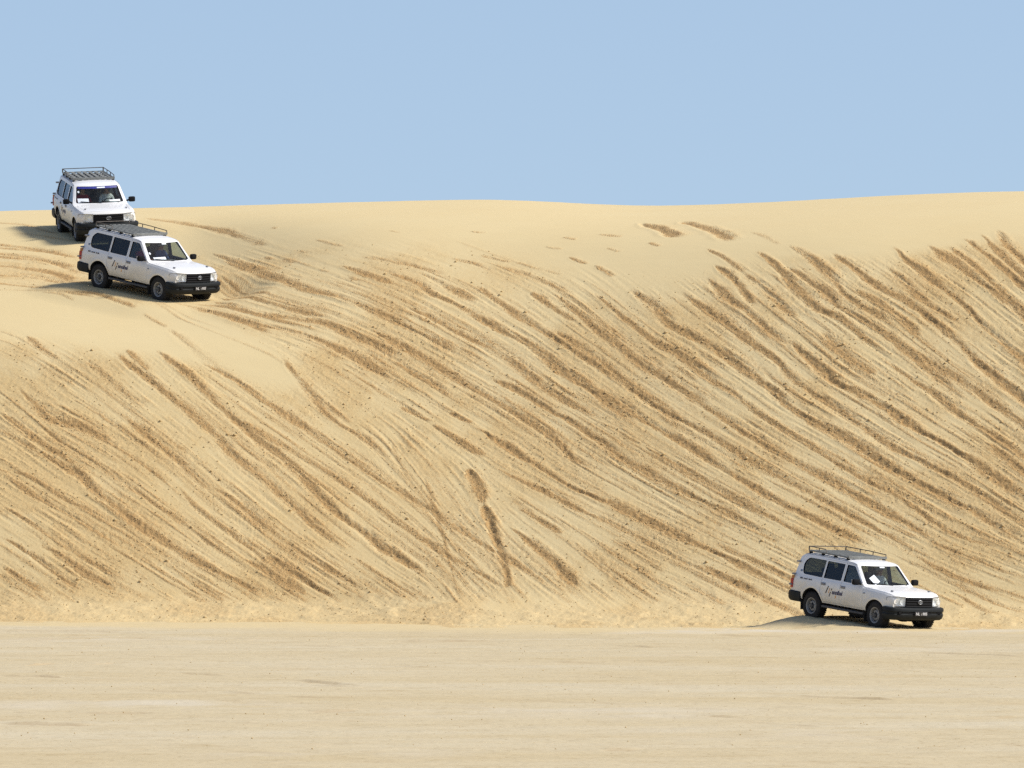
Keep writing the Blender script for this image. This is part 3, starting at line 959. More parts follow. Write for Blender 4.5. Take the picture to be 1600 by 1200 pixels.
for (u0, u1, r0, hw_, st_) in ((900, 1700, 985, 5, .9), (-100, 560, 1102, 7, .55), (560, 1250, 1112, 8, .5), (-100, 500, 1000, 4, .4), (1150, 1700, 1012, 4, .4), (900, 1500, 1150, 9, .35), (200, 800, 1178, 8, .25)):
    w_ = sstep(u0, u0 + 180, GU) * sstep(u1, u1 - 180, GU) * np.exp(-((GR - r0 + 5 * fbm(GXX * 0.3, GYY * 0.05 + r0, 3)) / hw_) ** 2)
    GCR = np.maximum(GCR, st_ * w_ * np.clip(0.55 + 1.4 * fbm(GXX * 0.7, GYY * 0.4 + r0, 4), 0, 1) * inside)
GDR *= 1 - 0.8 * GCR
co = CARS[2]['m'].translation                      # sand brought down with the lowest car
near = np.exp(-(np.hypot(GXX - co.x, GYY - co.y) / 3.6) ** 4)
GDR = np.maximum(GDR, 0.9 * near); GCR *= 1 - near
GZ += near * (0.035 * fbm(GXX * 2.5, GYY * 2.5, 3) + 0.02 * fbm(GXX * 7.0, GYY * 6.0, 2))
GCH = np.maximum(GCH, 0.35 * near * sstep(0.0, 0.4, fbm(GXX * 1.6, GYY * 1.2 + 5, 3)))
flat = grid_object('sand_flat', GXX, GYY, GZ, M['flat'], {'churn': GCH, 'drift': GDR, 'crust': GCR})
tag(flat, 'pale flat sand plain at the foot of the dune', 'ground', kind='structure')

# ------------------------------------------------------------------ clods of sand thrown up along the tracks
def clods(n):
    p = (np.clip(churn, 0, 1) ** 1.2 * TRK + 0.06 * TRK + 0.18 * toe_band * (toe > 4)) * ((np.abs(XG) < 16.5))
    for c in CARS:
        o = c['m'].translation
        p = p * ((XG - o.x) ** 2 + (Y - o.y) ** 2 > 3.2 ** 2)
    p = p.ravel() / p.sum()
    idx = RNG.choice(p.size, size=n, p=p)
    base = bmesh.new()
    bmesh.ops.create_icosphere(base, subdivisions=1, radius=1.0)
    bv = np.array([v.co[:] for v in base.verts]); bf = np.array([[v.index for v in f.verts] for f in base.faces])
    base.free()
    m = len(idx)
    px = np.stack([XG.ravel()[idx], YD.ravel()[idx], ZD.ravel()[idx]], 1)
    r = 0.010 + 0.020 * RNG.random(m) ** 2.4 + np.where(RNG.random(m) < 0.015, 0.03, 0)
    nf_ = 700                                     # a few more lie out on the flat
    fy = 200 + 112 * RNG.random(nf_); fx = RNG.uniform(-1, 1, nf_) * fy * 0.048
    px = np.vstack([px, np.stack([fx, fy, fx * 0 + 0.004], 1)])
    r = np.concatenate([r, 0.006 + 0.013 * RNG.random(nf_) ** 2])
    m = len(r)
    d = bv[None] * (1 + 0.35 * (RNG.random((m, len(bv), 1)) - 0.5)) * np.array([1, 1, 0.75]) * r[:, None, None]
    th = RNG.random(m) * 6.28
    cth, sth = np.cos(th)[:, None], np.sin(th)[:, None]
    V = np.stack([d[..., 0] * cth - d[..., 1] * sth + px[:, 0:1], d[..., 0] * sth + d[..., 1] * cth + px[:, 1:2], d[..., 2] + px[:, 2:3] + 0.3 * r[:, None]], -1).reshape(-1, 3)
    F = (bf[None] + (np.arange(m) * len(bv))[:, None, None]).reshape(-1, 3)
    me = bpy.data.meshes.new('sand_clods')
    me.vertices.add(len(V)); me.loops.add(len(F) * 3); me.polygons.add(len(F))
    me.vertices.foreach_set('co', V.astype(np.float32).ravel())
    me.loops.foreach_set('vertex_index', F.ravel().astype(np.int32))
    me.polygons.foreach_set('loop_start', np.arange(0, len(F) * 3, 3, dtype=np.int32))
    me.polygons.foreach_set('loop_total', np.full(len(F), 3, dtype=np.int32))
    me.update(calc_edges=True)
    at = me.attributes.new('churn', 'FLOAT', 'POINT')
    at.data.foreach_set('value', np.full(len(me.vertices), 0.5, dtype=np.float32))
    me.materials.append(M['dune'])
    return tag(link(bpy.data.objects.new('sand_clods', me)), 'small loose clods of sand scattered along the tracks', 'sand clods', kind='stuff')
clods(15000)

# ------------------------------------------------------------------ the off-road cars
# local axes: +x forward, +y left, +z up; origin on the ground midway between the axles
def f_hw(x):
    return float(np.interp(x, [-2.45, -2.2, -1.7, 1.5, 1.85, 2.05, 2.2], [0.90, 0.945, 0.955, 0.955, 0.935, 0.90, 0.84]))
def f_zt(x):
    return float(np.interp(x, [-2.45, -2.36, -2.25, -1.9, -1.0, -0.2, 0.08, 0.18, 0.24, 0.76, 0.82, 0.90, 1.3, 1.75, 2.0, 2.10, 2.17, 2.2],
                           [1.69, 1.74, 1.768, 1.785, 1.785, 1.775, 1.755, 1.732, 1.702, 1.208, 1.170, 1.160, 1.148, 1.125, 1.100, 1.078, 1.035, 0.975]))
def f_zb(x):
    return min(float(np.interp(x, [-2.45, 0.7, 1.2], [1.16, 1.15, 1.125])), f_zt(x) - 0.045)
TUMBLE = 0.27
SIDE_Z = [0.50, 0.53, 0.57, 0.61, 0.65, 0.69, 0.73, 0.77, 0.81, 0.85, 0.89, 0.93, 0.97, 1.01, 1.05, 1.09, 1.13]
def f_side(x, z, hw, zb):
    """half width of the lower body at height z"""
    t = (z - 0.5) / (zb - 0.5)
    y = hw - 0.055 * (1 - min(1, t / 0.35)) ** 2 - 0.05 * max(0, (t - 0.70) / 0.30) ** 2
    for ax in (-1.425, 1.425):
        r = math.hypot(x - ax, z - 0.40)
        y += 0.022 * math.exp(-((r - 0.505) / 0.055) ** 2)
    return y
def crown(y, x):
    k = 0.035 if x < 0.9 else 0.03
    return k * (1 - min(1.0, (y / 0.72) ** 2))
def warp(x, y, z):
    bow = 0.13 * (1 - min(1.0, (y / 0.80) ** 2)) * float(sstep(-0.1, 0.3, x) * sstep(1.5, 0.95, x)) * float(sstep(1.0, 1.15, z))
    nose = -0.15 * (y / 0.95) ** 2 * float(sstep(1.65, 2.15, x))
    rear = 0.17 * (z - 0.6) / 1.2 * float(sstep(-1.9, -2.4, x)) if z > 0.6 else 0
    return (x + bow + nose + rear, y, z)
def half_section(x, inset=0.0, floor=0.50):
    hw = f_hw(x) - inset
    zt = f_zt(x + (0.07 if inset else 0)) - (0.05 if inset else 0)
    zb = min(f_zb(x), zt - 0.045)
    pts = [(0.0, floor), (0.40, floor), (0.72, floor)]
    for k, z0 in enumerate(SIDE_Z):
        z = floor + (z0 - 0.50) / 0.63 * (zb - 0.02 - floor)
        pts.append((f_side(x, z, hw, zb) if not inset else hw - 0.03, z))
    y0, z0 = hw - 0.062, zb
    pts.append((y0 + 0.004, z0))
    ztop = max(zt - 0.055, z0 + 0.004)
    for k in range(1, 9):
        z = z0 + (ztop - z0) * k / 8
        pts.append((y0 - (z - z0) * TUMBLE, z))
    yt = pts[-1][0]
    pts += [(yt - 0.020, ztop + 0.62 * (zt - ztop)), (yt - 0.055, zt - 0.006), (yt - 0.11, zt + 0.25 * crown(yt - 0.11, x))]
    for q in (0.55, 0.40, 0.25, 0.12):
        pts.append((q * (yt - 0.05) / 0.62, zt + crown(q * (yt - 0.05) / 0.62, x)))
    pts.append((0.0, zt + crown(0, x)))
    return pts
def loft(stations, inset=0.0, floor=0.50, mat=None):
    bm = bmesh.new()
    rings = []
    for x in stations:
        h = half_section(x, inset, floor)
        full = h + [(-y, z) for (y, z) in h[-2:0:-1]]
        rings.append([bm.verts.new(warp(x, y, z)) for (y, z) in full])
    n = len(rings[0])
    for a, b in zip(rings[:-1], rings[1:]):
        for k in range(n):
            bm.faces.new((a[k], a[(k + 1) % n], b[(k + 1) % n], b[k]))
    bm.faces.new(rings[0][::-1]); bm.faces.new(rings[-1])
    return bm_mesh(bm, mat)

ST = sorted(set([round(v, 3) for v in np.arange(-2.45, 2.2, 0.05)] + [-2.42, 0.08, 0.18, 0.21, 0.24, 0.76, 0.79, 0.82, 0.86, 2.1, 2.13, 2.17, 2.2]))
def y_glass(x, z):
    return f_hw(x) - 0.062 - (z - f_zb(x)) * TUMBLE

W_FRONT = round_poly([(-0.145, 1.190), (0.69, 1.178), (0.64, 1.25), (0.19, 1.658), (-0.145, 1.667)], [.03, .02, .05, .05, .03])
W_REAR = round_poly([(-1.03, 1.19), (-0.25, 1.19), (-0.25, 1.665), (-1.03, 1.67)], .035)
W_QUART = round_poly([(-2.00, 1.205), (-1.10, 1.19), (-1.10, 1.675), (-1.88, 1.675), (-2.05, 1.52)], [.16, .035, .035, .14, .16])
W_SCREEN = round_poly([(-0.77, 1.210), (0.77, 1.210), (0.665, 1.688), (-0.665, 1.688)], .05)
W_BACK = round_poly([(-0.70, 1.21), (0.70, 1.21), (0.60, 1.63), (-0.60, 1.63)], .06)
D_FRONT = [(-0.185, 0.545), (0.83, 0.545), (0.83, 1.145), (0.75, 1.162), (0.70, 1.255), (0.228, 1.698), (-0.185, 1.705)]
D_REAR = [(-0.905, 0.545), (-0.197, 0.545), (-0.197, 1.705), (-1.065, 1.71), (-1.065, 0.80), (-0.99, 0.72), (-0.93, 0.62)]
HOOD = round_poly([(0.99, -0.775), (0.99, 0.775), (1.95, 0.73), (2.045, 0.62), (2.10, 0.30), (2.11, 0), (2.10, -0.30), (2.045, -0.62), (1.95, -0.73)][::-1], .03)
TAIL = [(-0.80, 0.60), (0.80, 0.60), (0.79, 1.15), (0.66, 1.67), (-0.66, 1.67), (-0.79, 1.15)]

def build_shell():
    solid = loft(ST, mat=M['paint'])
    cav = loft([x for x in ST if -2.34 < x < 0.80], inset=0.055, floor=0.66, mat=M['interior'])
    s = boolean(solid, cav, 'DIFFERENCE')
    bm = bmesh.new()
    for p in (W_FRONT, W_REAR, W_QUART):
        prism(bm, p, 'y', -1.3, 1.3)
    s = boolean(s, bm_mesh(bm, M['seal']), 'DIFFERENCE')
    bm = bmesh.new()
    prism(bm, W_SCREEN, 'x', 0.05, 1.6)
    prism(bm, W_BACK, 'x', -2.9, -2.05)
    s = boolean(s, bm_mesh(bm, M['seal']), 'DIFFERENCE')
    bm = bmesh.new()
    for ax in (-1.425, 1.425):
        for sd in (-1, 1):
            circ = [(ax + 0.465 * math.cos(a), 0.40 + 0.465 * math.sin(a)) for a in np.linspace(0, 2 * math.pi, 40, endpoint=False)]
            prism(bm, circ, 'y', min(sd * 0.52, sd * 1.3), max(sd * 0.52, sd * 1.3))
    s = boolean(s, bm_mesh(bm, M['under']), 'DIFFERENCE')
    parts = []
    def carve(name, poly, axis, lo, hi, gap=0.007):
        nonlocal s
        bm = bmesh.new(); prism(bm, poly, axis, lo, hi)
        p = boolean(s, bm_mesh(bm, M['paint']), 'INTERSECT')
        bm = bmesh.new(); prism(bm, grow(poly, gap), axis, lo, hi)
        s = boolean(s, bm_mesh(bm, M['gap']), 'DIFFERENCE')
        parts.append((name, p))
    for sd in (-1, 1):
        lo, hi = sorted((sd * 0.60, sd * 1.3))
        carve(('door', sd, 'front'), D_FRONT, 'y', lo, hi)
        carve(('door', sd, 'rear'), D_REAR, 'y', lo, hi)
    carve(('hood', 0, ''), HOOD, 'z', 0.985, 1.5)
    carve(('tailgate', 0, ''), TAIL, 'x', -2.9, -2.30)
    return s, parts

def pane(name, poly, side, mat, parent, inset=0.022):
    bm = bmesh.new()
    def ring(y_off):
        return [bm.verts.new((x, side * (y_glass(x, z) - y_off), z)) for (x, z) in grow(poly, 0.012)]
    a, b = ring(inset), ring(inset + 0.006)
    n = len(a)
    bm.faces.new(a); bm.faces.new(b[::-1])
    for k in range(n):
        bm.faces.new((a[k], b[k], b[(k + 1) % n], a[(k + 1) % n]))
    return obj(name, bm, mat, parent)

ZS = np.linspace(0.18, 0.84, 67); ZT = np.array([f_zt(x) for x in ZS])
def x_screen(y, z):
    zz = z - crown(y, 0.5)
    x = float(np.interp(-zz, -ZT, ZS))
    return warp(x, y, z)[0]

def screen_patch(bm, y0, y1, z0, z1, off, ny=14, nz=6, shape=None):
    V = [[None] * (nz + 1) for _ in range(ny + 1)]
    for i in range(ny + 1):
        for j in range(nz + 1):
            v = j / nz; z = z0 + (z1 - z0) * v
            y = y0 + (y1 - y0) * i / ny
            if shape: y *= 1 - shape * v
            V[i][j] = bm.verts.new((x_screen(y, z) + off, y, z))
    for i in range(ny):
        for j in range(nz):
            bm.faces.new((V[i][j], V[i + 1][j], V[i + 1][j + 1], V[i][j + 1]))
    return bm

def text_mesh(s, size, bold=0.0, shear=0.0, space=1.0):
    cu = bpy.data.curves.new('t', 'FONT')
    cu.body = s; cu.size = size; cu.offset = bold; cu.shear = shear; cu.space_character = space
    cu.extrude = 0.0
    cu.resolution_u = 3
    o = bpy.data.objects.new('t', cu)
    COL.objects.link(o)
    dg = bpy.context.evaluated_depsgraph_get()
    me = bpy.data.meshes.new_from_object(o.evaluated_get(dg), depsgraph=dg)
    bpy.data.objects.remove(o)
    return me

def side_y(x, z):
    return f_side(x, z, f_hw(x), f_zb(x)) if z < f_zb(x) - 0.02 else y_glass(x, z)

def on_side(me, side, x0, z0, off=0.005):
    """lay a flat mesh (x right, y up) on the car's flank, reading left to right from outside"""
    for v in me.vertices:
        x = x0 + (v.co.x if side < 0 else -v.co.x); z = z0 + v.co.y
        v.co = (x, side * (side_y(x, z) + off), z)
    me.update()
    return me

def make_car():
    root = empty('off_road_car')
    shell, parts = build_shell()
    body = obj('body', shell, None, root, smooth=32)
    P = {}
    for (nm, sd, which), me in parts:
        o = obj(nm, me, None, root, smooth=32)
        P[(nm, sd, which)] = o
    # side glass
    for sd in (-1, 1):
        pane('window', W_FRONT, sd, M['fglass'], P[('door', sd, 'front')])
        pane('window', W_REAR, sd, M['tint'], P[('door', sd, 'rear')])
        pane('quarter_window', W_QUART, sd, M['tint'], root)
        for which, hx in (('front', -0.06), ('rear', -0.94)):
            bm = bmesh.new()
            y = side_y(hx, 1.03)
            box(bm, (hx, sd * (y + 0.004), 1.03), (0.20, 0.012, 0.075), bevel=0.005)
            box(bm, (hx + 0.01, sd * (y + 0.018), 1.035), (0.15, 0.022, 0.028), bevel=0.006)
            obj('handle', bm, M['handle'], P[('door', sd, which)])
    bm = bmesh.new()
    screen_patch(bm, -0.785, 0.785, 1.202, 1.696, -0.018, shape=0.138)
    wsc = obj('windscreen', bm, M['glass'], root, smooth=60)
    bm = bmesh.new()
    a = [bm.verts.new((warp(-2.45, 0, z)[0] + 0.03, y, z)) for (y, z) in grow(W_BACK, 0.012)]
    bm.faces.new(a)
    obj('rear_window', bm, M['tint'], P[('tailgate', 0, '')])
    # rear window / tailgate hinges on the right-hand edge
    for z in (0.86, 1.16, 1.52):
        bm = bmesh.new()
        x = warp(-2.45, 0, z)[0]
        w = side_y(-2.45, z)
        box(bm, (x + 0.02, -w - 0.03, z), (0.10, 0.14, 0.045), bevel=0.012)
        obj('hinge', bm, M['handle'], root)
    # wipers
    for y0, y1 in ((-0.62, 0.02), (0.02, 0.62)):
        bm = bmesh.new()
        pts = [(x_screen(y, z) + 0.012, y, z) for (y, z) in ((y1, 1.207), ((y0 + y1) / 2, 1.234), (y0, 1.257))]
        tube(bm, pts, 0.011, 6)
        obj('wiper', bm, M['seal'], root)
    # drip rails along the roof edge
    for sd in (-1, 1):
        bm = bmesh.new()
        pts = []
        for x in (-2.2, -1.6, -1.0, -0.4, 0.05, 0.17, 0.22):
            h = half_section(x)
            y, z = h[-8]
            pts.append(warp(x, sd * (y - 0.004), z + 0.004))
        tube(bm, pts, 0.008, 6)
        obj('drip_rail', bm, M['handle'], root)
    # front end: grille with bars and an oval badge
    def nose_x(y):
        return 2.2 - 0.15 * (y / 0.95) ** 2
    bm = bmesh.new()
    def slab(bm, y0, y1, z0, z1, x_in, x_out, ny=10, zfun=None):
        rings = []
        for i in range(ny + 1):
            y = y0 + (y1 - y0) * i / ny
            zz0, zz1 = (z0, z1) if zfun is None else zfun(i / ny)
            xo = nose_x(y) + x_out; xi = nose_x(y) + x_in
            rings.append([bm.verts.new(p) for p in ((xi, y, zz0), (xo, y, zz0), (xo - 0.012, y, zz1), (xi, y, zz1))])
        for a, b in zip(rings[:-1], rings[1:]):
            for k in range(4):
                bm.faces.new((a[k], a[(k + 1) % 4], b[(k + 1) % 4], b[k]))
        bm.faces.new(rings[0][::-1]); bm.faces.new(rings[-1])
        return bm
    slab(bm, -0.475, 0.475, 0.71, 1.012, -0.05, 0.022)
    grille = obj('grille', bm, M['seal'], root)
    for z in (0.765, 0.835, 0.905, 0.975):
        bm = bmesh.new(); slab(bm, -0.455, 0.455, z - 0.011, z + 0.011, 0.0, 0.036)
        obj('grille_bar', bm, M['seal'], grille)
    bm = bmesh.new()
    ell = lambda a, b, cz=0.0: [(nose_x(0) + 0.046, a * math.cos(t), 0.885 + cz + b * math.sin(t)) for t in np.linspace(0, 2 * math.pi, 28)]
    tube(bm, ell(0.075, 0.052), 0.009, 6, cap=False)
    tube(bm, ell(0.024, 0.046), 0.007, 6, cap=False)
    tube(bm, ell(0.050, 0.020, 0.024), 0.007, 6, cap=False)
    obj('emblem', bm, M['silver'], grille)
    bm = bmesh.new()
    slab(bm, -0.49, 0.49, 1.010, 1.032, -0.03, 0.020)
    obj('grille_surround', bm, M['paint'], root)
    # headlamps wrapped round the corners
    for sd in (-1, 1):
        out = round_poly([(0.49, 0.765), (0.49, 1.015), (0.72, 1.03), (0.905, 1.005), (0.925, 0.93), (0.83, 0.768)], [.02, .02, .04, .04, .05, .05], 4)
        def hx(y, off):
            y_ = abs(y)
            base = nose_x(y_)
            if y_ > 0.74:
                base -= 1.55 * (y_ - 0.74) ** 1.5 * 1.9
            return base + off
        bm = bmesh.new()
        a = [bm.verts.new((hx(y, -0.02), sd * (y if y < 0.9 else 0.9), z)) for (y, z) in out]
        b = [bm.verts.new((hx(y, 0.012), sd * y, z)) for (y, z) in out]
        c_ = bm.verts.new((hx(0.68, -0.02), sd * 0.68, 0.89))
        n = len(out)
        for k in range(n):
            bm.faces.new((a[k], a[(k + 1) % n], b[(k + 1) % n], b[k]))
            bm.faces.new((a[k], c_, a[(k + 1) % n]))
        hl = obj('headlight', bm, M['chrome'], root, smooth=40)
        # inner bowls and divider
        for yy, rr in ((0.575, 0.085), (0.76, 0.075)):
            bm = bmesh.new()
            rings = []
            for (q, dx) in ((1.0, 0.0), (0.85, -0.03), (0.5, -0.05), (0.22, -0.052), (0.18, -0.02), (0.0, -0.012)):
                rings.append([bm.verts.new((hx(yy, 0.004) + dx * 0.9, sd * yy + rr * q * math.cos(t), 0.89 + rr * q * math.sin(t))) for t in np.linspace(0, 2 * math.pi, 18, endpoint=False)])
            for r0, r1 in zip(rings[:-1], rings[1:]):
                for k in range(18):
                    bm.faces.new((r0[k], r0[(k + 1) % 18], r1[(k + 1) % 18], r1[k]))
            obj('reflector_bowl', bm, M['chrome'], hl, smooth=50)
        bm = bmesh.new()
        g = [bm.verts.new((hx(y, 0.016), sd * y, z)) for (y, z) in out]
        cc = bm.verts.new((hx(0.68, 0.024), sd * 0.68, 0.89))
        for k in range(n):
            bm.faces.new((g[k], g[(k + 1) % n], cc))
        obj('lens', bm, M['lens'], hl, smooth=60)
        # thin dark gasket round the lamp
        bm = bmesh.new()
        tube(bm, [(hx(y, 0.016), sd * y, z) for (y, z) in out + out[:1]], 0.0065, 5, cap=False)
        obj('gasket', bm, M['handle'], hl)
    # bumpers: swept sections that wrap round to the arches
    def bumper(name, sect, path, mat):
        bm = bmesh.new(); rings = []
        for i, (px, py, sc) in enumerate(path):
            a = Vector(path[max(0, i - 1)][:2]); b = Vector(path[min(len(path) - 1, i + 1)][:2])
            d = (b - a).normalized(); nrm = Vector((d.y, -d.x))
            rings.append([bm.verts.new((px + nrm.x * u * sc, py + nrm.y * u * sc, z)) for (u, z) in sect])
        m = len(sect)
        for r0, r1 in zip(rings[:-1], rings[1:]):
            for k in range(m):
                bm.faces.new((r0[k], r0[(k + 1) % m], r1[(k + 1) % m], r1[k]))
        bm.faces.new(rings[0][::-1]); bm.faces.new(rings[-1])
        return obj(name, bm, mat, root, smooth=35)
    fs = [(-0.14, 0.37), (0.02, 0.375), (0.075, 0.42), (0.10, 0.48), (0.105, 0.535), (0.085, 0.55), (0.085, 0.605), (0.108, 0.62), (0.108, 0.68), (0.09, 0.715), (0.03, 0.73), (-0.14, 0.733)]
    fp = [(1.80, -0.93, 0.5), (1.88, -0.935, 0.55), (1.97, -0.925, .75), (2.06, -0.88, .95), (2.12, -0.80, 1), (2.155, -0.62, 1), (2.18, -0.4, 1), (2.195, -0.2, 1), (2.2, 0, 1)]
    fp = fp + [(x, -y, s) for (x, y, s) in fp[-2::-1]]
    fb = bumper('front_bumper', fs, fp, M['plastic'])
    rs = [(-0.10, 0.40), (0.05, 0.41), (0.10, 0.47), (0.11, 0.57), (0.10, 0.67), (0.05, 0.70), (-0.10, 0.705)]
    rp = [(-1.93, 0.925, 0.45), (-2.15, 0.93, .5), (-2.32, 0.915, .7), (-2.43, 0.85, 1), (-2.47, 0.7, 1), (-2.49, 0.35, 1), (-2.495, 0, 1)]
    rp = rp + [(x, -y, s) for (x, y, s) in rp[-2::-1]]
    rb = bumper('rear_bumper', rs, rp, M['plastic'])
    # air slot and fog-lamp recesses in the front bumper
    bm = bmesh.new(); slab(bm, -0.42, 0.42, 0.557, 0.603, 0.02, 0.100); obj('air_slot', bm, M['seal'], fb)
    for sd in (-1, 1):
        bm = bmesh.new()
        box(bm, (2.225, sd * 0.66, 0.58), (0.05, 0.20, 0.055), rot=Matrix.Rotation(-sd * 0.16, 3, 'Z'), bevel=0.01)
        obj('lamp_recess', bm, M['seal'], fb)
    # number plate
    bm = bmesh.new()
    box(bm, (2.325, 0.0, 0.57), (0.012, 0.46, 0.13), bevel=0.004)
    pl = obj('number_plate', bm, M['plate'], root)
    for s_, y0, size in (('NL', -0.195, 0.105), ('1', -0.005, 0.07), ('905', 0.045, 0.105)):
        me = text_mesh(s_, size, 0.003)
        for v in me.vertices:
            v.co = (2.334, y0 + v.co.x, 0.532 + v.co.y)
        obj('lettering', me, M['platetext'], pl)
    # rear lamps at the corners
    for sd in (-1, 1):
        bm = bmesh.new()
        box(bm, (-2.385, sd * 0.885, 0.90), (0.10, 0.11, 0.26), bevel=0.02)
        tl = obj('tail_lamp', bm, M['redlamp'], root)
        bm = bmesh.new()
        box(bm, (-2.36, sd * 0.885, 1.075), (0.09, 0.10, 0.085), bevel=0.015)
        obj('indicator', bm, M['amber'], tl)
        # side repeater behind the front arch, washer nozzle on the hood
        bm = bmesh.new()
        box(bm, (0.90, sd * (side_y(0.90, 0.985) + 0.008), 0.985), (0.055, 0.022, 0.035), bevel=0.008)
        obj('side_repeater', bm, M['handle'], root)
        bm = bmesh.new()
        box(bm, (1.78, sd * 0.66, 1.148), (0.09, 0.045, 0.03), bevel=0.01)
        obj('washer_nozzle', bm, M['handle'], root)
        # door mirrors
        bm = bmesh.new()
        box(bm, (0.63, sd * 1.06, 1.26), (0.13, 0.21, 0.165), rot=Matrix.Rotation(sd * 0.12, 3, 'Z'), bevel=0.045)
        mi = obj('door_mirror', bm, M['seal'], root, smooth=50)
        bm = bmesh.new(); tube(bm, [(0.64, sd * 0.86, 1.20), (0.635, sd * 0.97, 1.25), (0.63, sd * 1.03, 1.265)], 0.028, 8)
        obj('mirror_arm', bm, M['seal'], mi)
        bm = bmesh.new(); box(bm, (0.562, sd * 1.068, 1.26), (0.006, 0.16, 0.12), rot=Matrix.Rotation(sd * 0.12, 3, 'Z'))
        obj('mirror_glass', bm, M['chrome'], mi)
        # running boards, mud flaps
        bm = bmesh.new()
        box(bm, (-0.02, sd * 0.86, 0.405), (1.86, 0.20, 0.06), bevel=0.015)
        rbd = obj('running_board', bm, M['hub'], root)
        for x in (-0.7, 0.0, 0.68):
            bm = bmesh.new(); tube(bm, [(x, sd * 0.80, 0.41), (x, sd * 0.62, 0.48)], 0.018, 6); obj('bracket', bm, M['under'], rbd)
        for ax in (-1.425, 1.425):
            bm = bmesh.new()
            box(bm, (ax - 0.475, sd * 0.81, 0.36), (0.014, 0.27, 0.32), rot=Matrix.Rotation(-0.08, 3, 'Y'), bevel=0.004)
            obj('mud_flap', bm, M['rubber'], root)
    # underbody
    bm = bmesh.new()
    for sd in (-1, 1):
        box(bm, (-0.1, sd * 0.48, 0.46), (4.3, 0.09, 0.13), bevel=0.01)
    for ax in (-1.425, 1.425):
        tube(bm, [(ax, -0.72, 0.39), (ax, 0.72, 0.39)], 0.055, 10)
        box(bm, (ax, 0.1, 0.38), (0.26, 0.30, 0.26), bevel=0.08)
    box(bm, (-0.35, 0.36, 0.34), (1.1, 0.36, 0.24), bevel=0.05)
    box(bm, (0.35, -0.30, 0.35), (1.2, 0.40, 0.24), bevel=0.05)
    box(bm, (-1.95, -0.25, 0.40), (0.55, 0.6, 0.20), bevel=0.05)
    tube(bm, [(-1.4, 0.1, 0.40), (1.4, 0.1, 0.42)], 0.04, 8)
    box(bm, (0.35, 0.0, 0.44), (0.9, 0.42, 0.18), bevel=0.03)
    box(bm, (1.85, 0.0, 0.43), (0.55, 0.9, 0.10), bevel=0.02)
    box(bm, (-1.95, 0.3, 0.42), (0.45, 0.5, 0.16), bevel=0.03)
    tube(bm, [(-2.3, -0.62, 0.40), (-1.6, -0.62, 0.42), (0.3, -0.4, 0.42)], 0.032, 8)
    obj('chassis', bm, M['under'], root)
    # wheels
    tyre_b = bmesh.new()
    lathe_y(tyre_b, [(-0.135, 0.225), (-0.142, 0.27), (-0.145, 0.32), (-0.135, 0.365), (-0.115, 0.386), (-0.085, 0.394), (-0.05, 0.396), (-0.047, 0.386), (-0.025, 0.386), (-0.022, 0.397), (0.022, 0.397), (0.025, 0.386), (0.047, 0.386), (0.05, 0.396), (0.085, 0.394), (0.115, 0.386), (0.135, 0.365), (0.145, 0.32), (0.142, 0.27), (0.135, 0.225)], 48)
    for k in range(40):                      # shoulder lugs
        a = 2 * math.pi * k / 40
        for sgn in (-1, 1):
            a2 = a + (0.08 if sgn > 0 else 0)
            box(tyre_b, (0.392 * math.cos(a2), sgn * 0.098, 0.392 * math.sin(a2)), (0.018, 0.06, 0.030), rot=Matrix.Rotation(-a2, 3, 'Y'))
    tyre_m = bm_mesh(tyre_b, M['rubber'], 'tyre'); tyre_m.shade_smooth(); tyre_m.set_sharp_from_angle(angle=R(35))
    rim_b = bmesh.new()                       # outer face towards -y
    lathe_y(rim_b, [(-0.125, 0.232), (-0.140, 0.226), (-0.135, 0.205), (-0.10, 0.190), (-0.055, 0.182), (-0.050, 0.165), (-0.072, 0.150), (-0.098, 0.125), (-0.102, 0.085), (-0.085, 0.072), (-0.05, 0.070), (-0.03, 0.10), (-0.02, 0.17), (0.10, 0.19), (0.13, 0.232), (0.10, 0.222), (-0.09, 0.222)], 40)
    rim_m = bm_mesh(rim_b, M['rim'], 'rim'); rim_m.shade_smooth(); rim_m.set_sharp_from_angle(angle=R(40))
    hole_b = bmesh.new()
    box(hole_b, (0.158, -0.066, 0), (0.030, 0.012, 0.052), bevel=0.005)
    hole_m = bm_mesh(hole_b, M['seal'], 'vent_hole')
    hub_b = bmesh.new()
    lathe_y(hub_b, [(-0.145, 0.001), (-0.145, 0.045), (-0.135, 0.058), (-0.09, 0.066), (-0.03, 0.068), (-0.03, 0.001)], 24, closed=False)
    for k in range(6):
        a = 2 * math.pi * k / 6 + 0.3
        box(hub_b, (0.093 * math.cos(a), -0.106, 0.093 * math.sin(a)), (0.02, 0.02, 0.02), rot=Matrix.Rotation(-a, 3, 'Y'))
    hub_m = bm_mesh(hub_b, M['hub'], 'hub')
    drum_b = bmesh.new()
    lathe_y(drum_b, [(-0.02, 0.001), (-0.02, 0.165), (0.10, 0.165), (0.12, 0.08), (0.16, 0.06), (0.16, 0.001)], 28, closed=False)
    drum_m = bm_mesh(drum_b, M['under'], 'wheel')
    for ax in (-1.425, 1.425):
        for sd in (-1, 1):
            w = link(bpy.data.objects.new('wheel', drum_m), root)
            w.location = (ax, sd * WHEEL_Y, 0.392 + (DIVE if ax > 0 else -DIVE))
            w.rotation_euler = (0, random.uniform(0, 3), math.pi if sd > 0 else 0)
            if ax > 0:
                w.rotation_euler[2] += R(-3)
            for nm, me in (('tyre', tyre_m), ('rim', rim_m), ('hub', hub_m)):
                link(bpy.data.objects.new(nm, me), w)
            for k in range(8):
                link(bpy.data.objects.new('vent_hole', hole_m), w).rotation_euler = (0, 2 * math.pi * k / 8, 0)
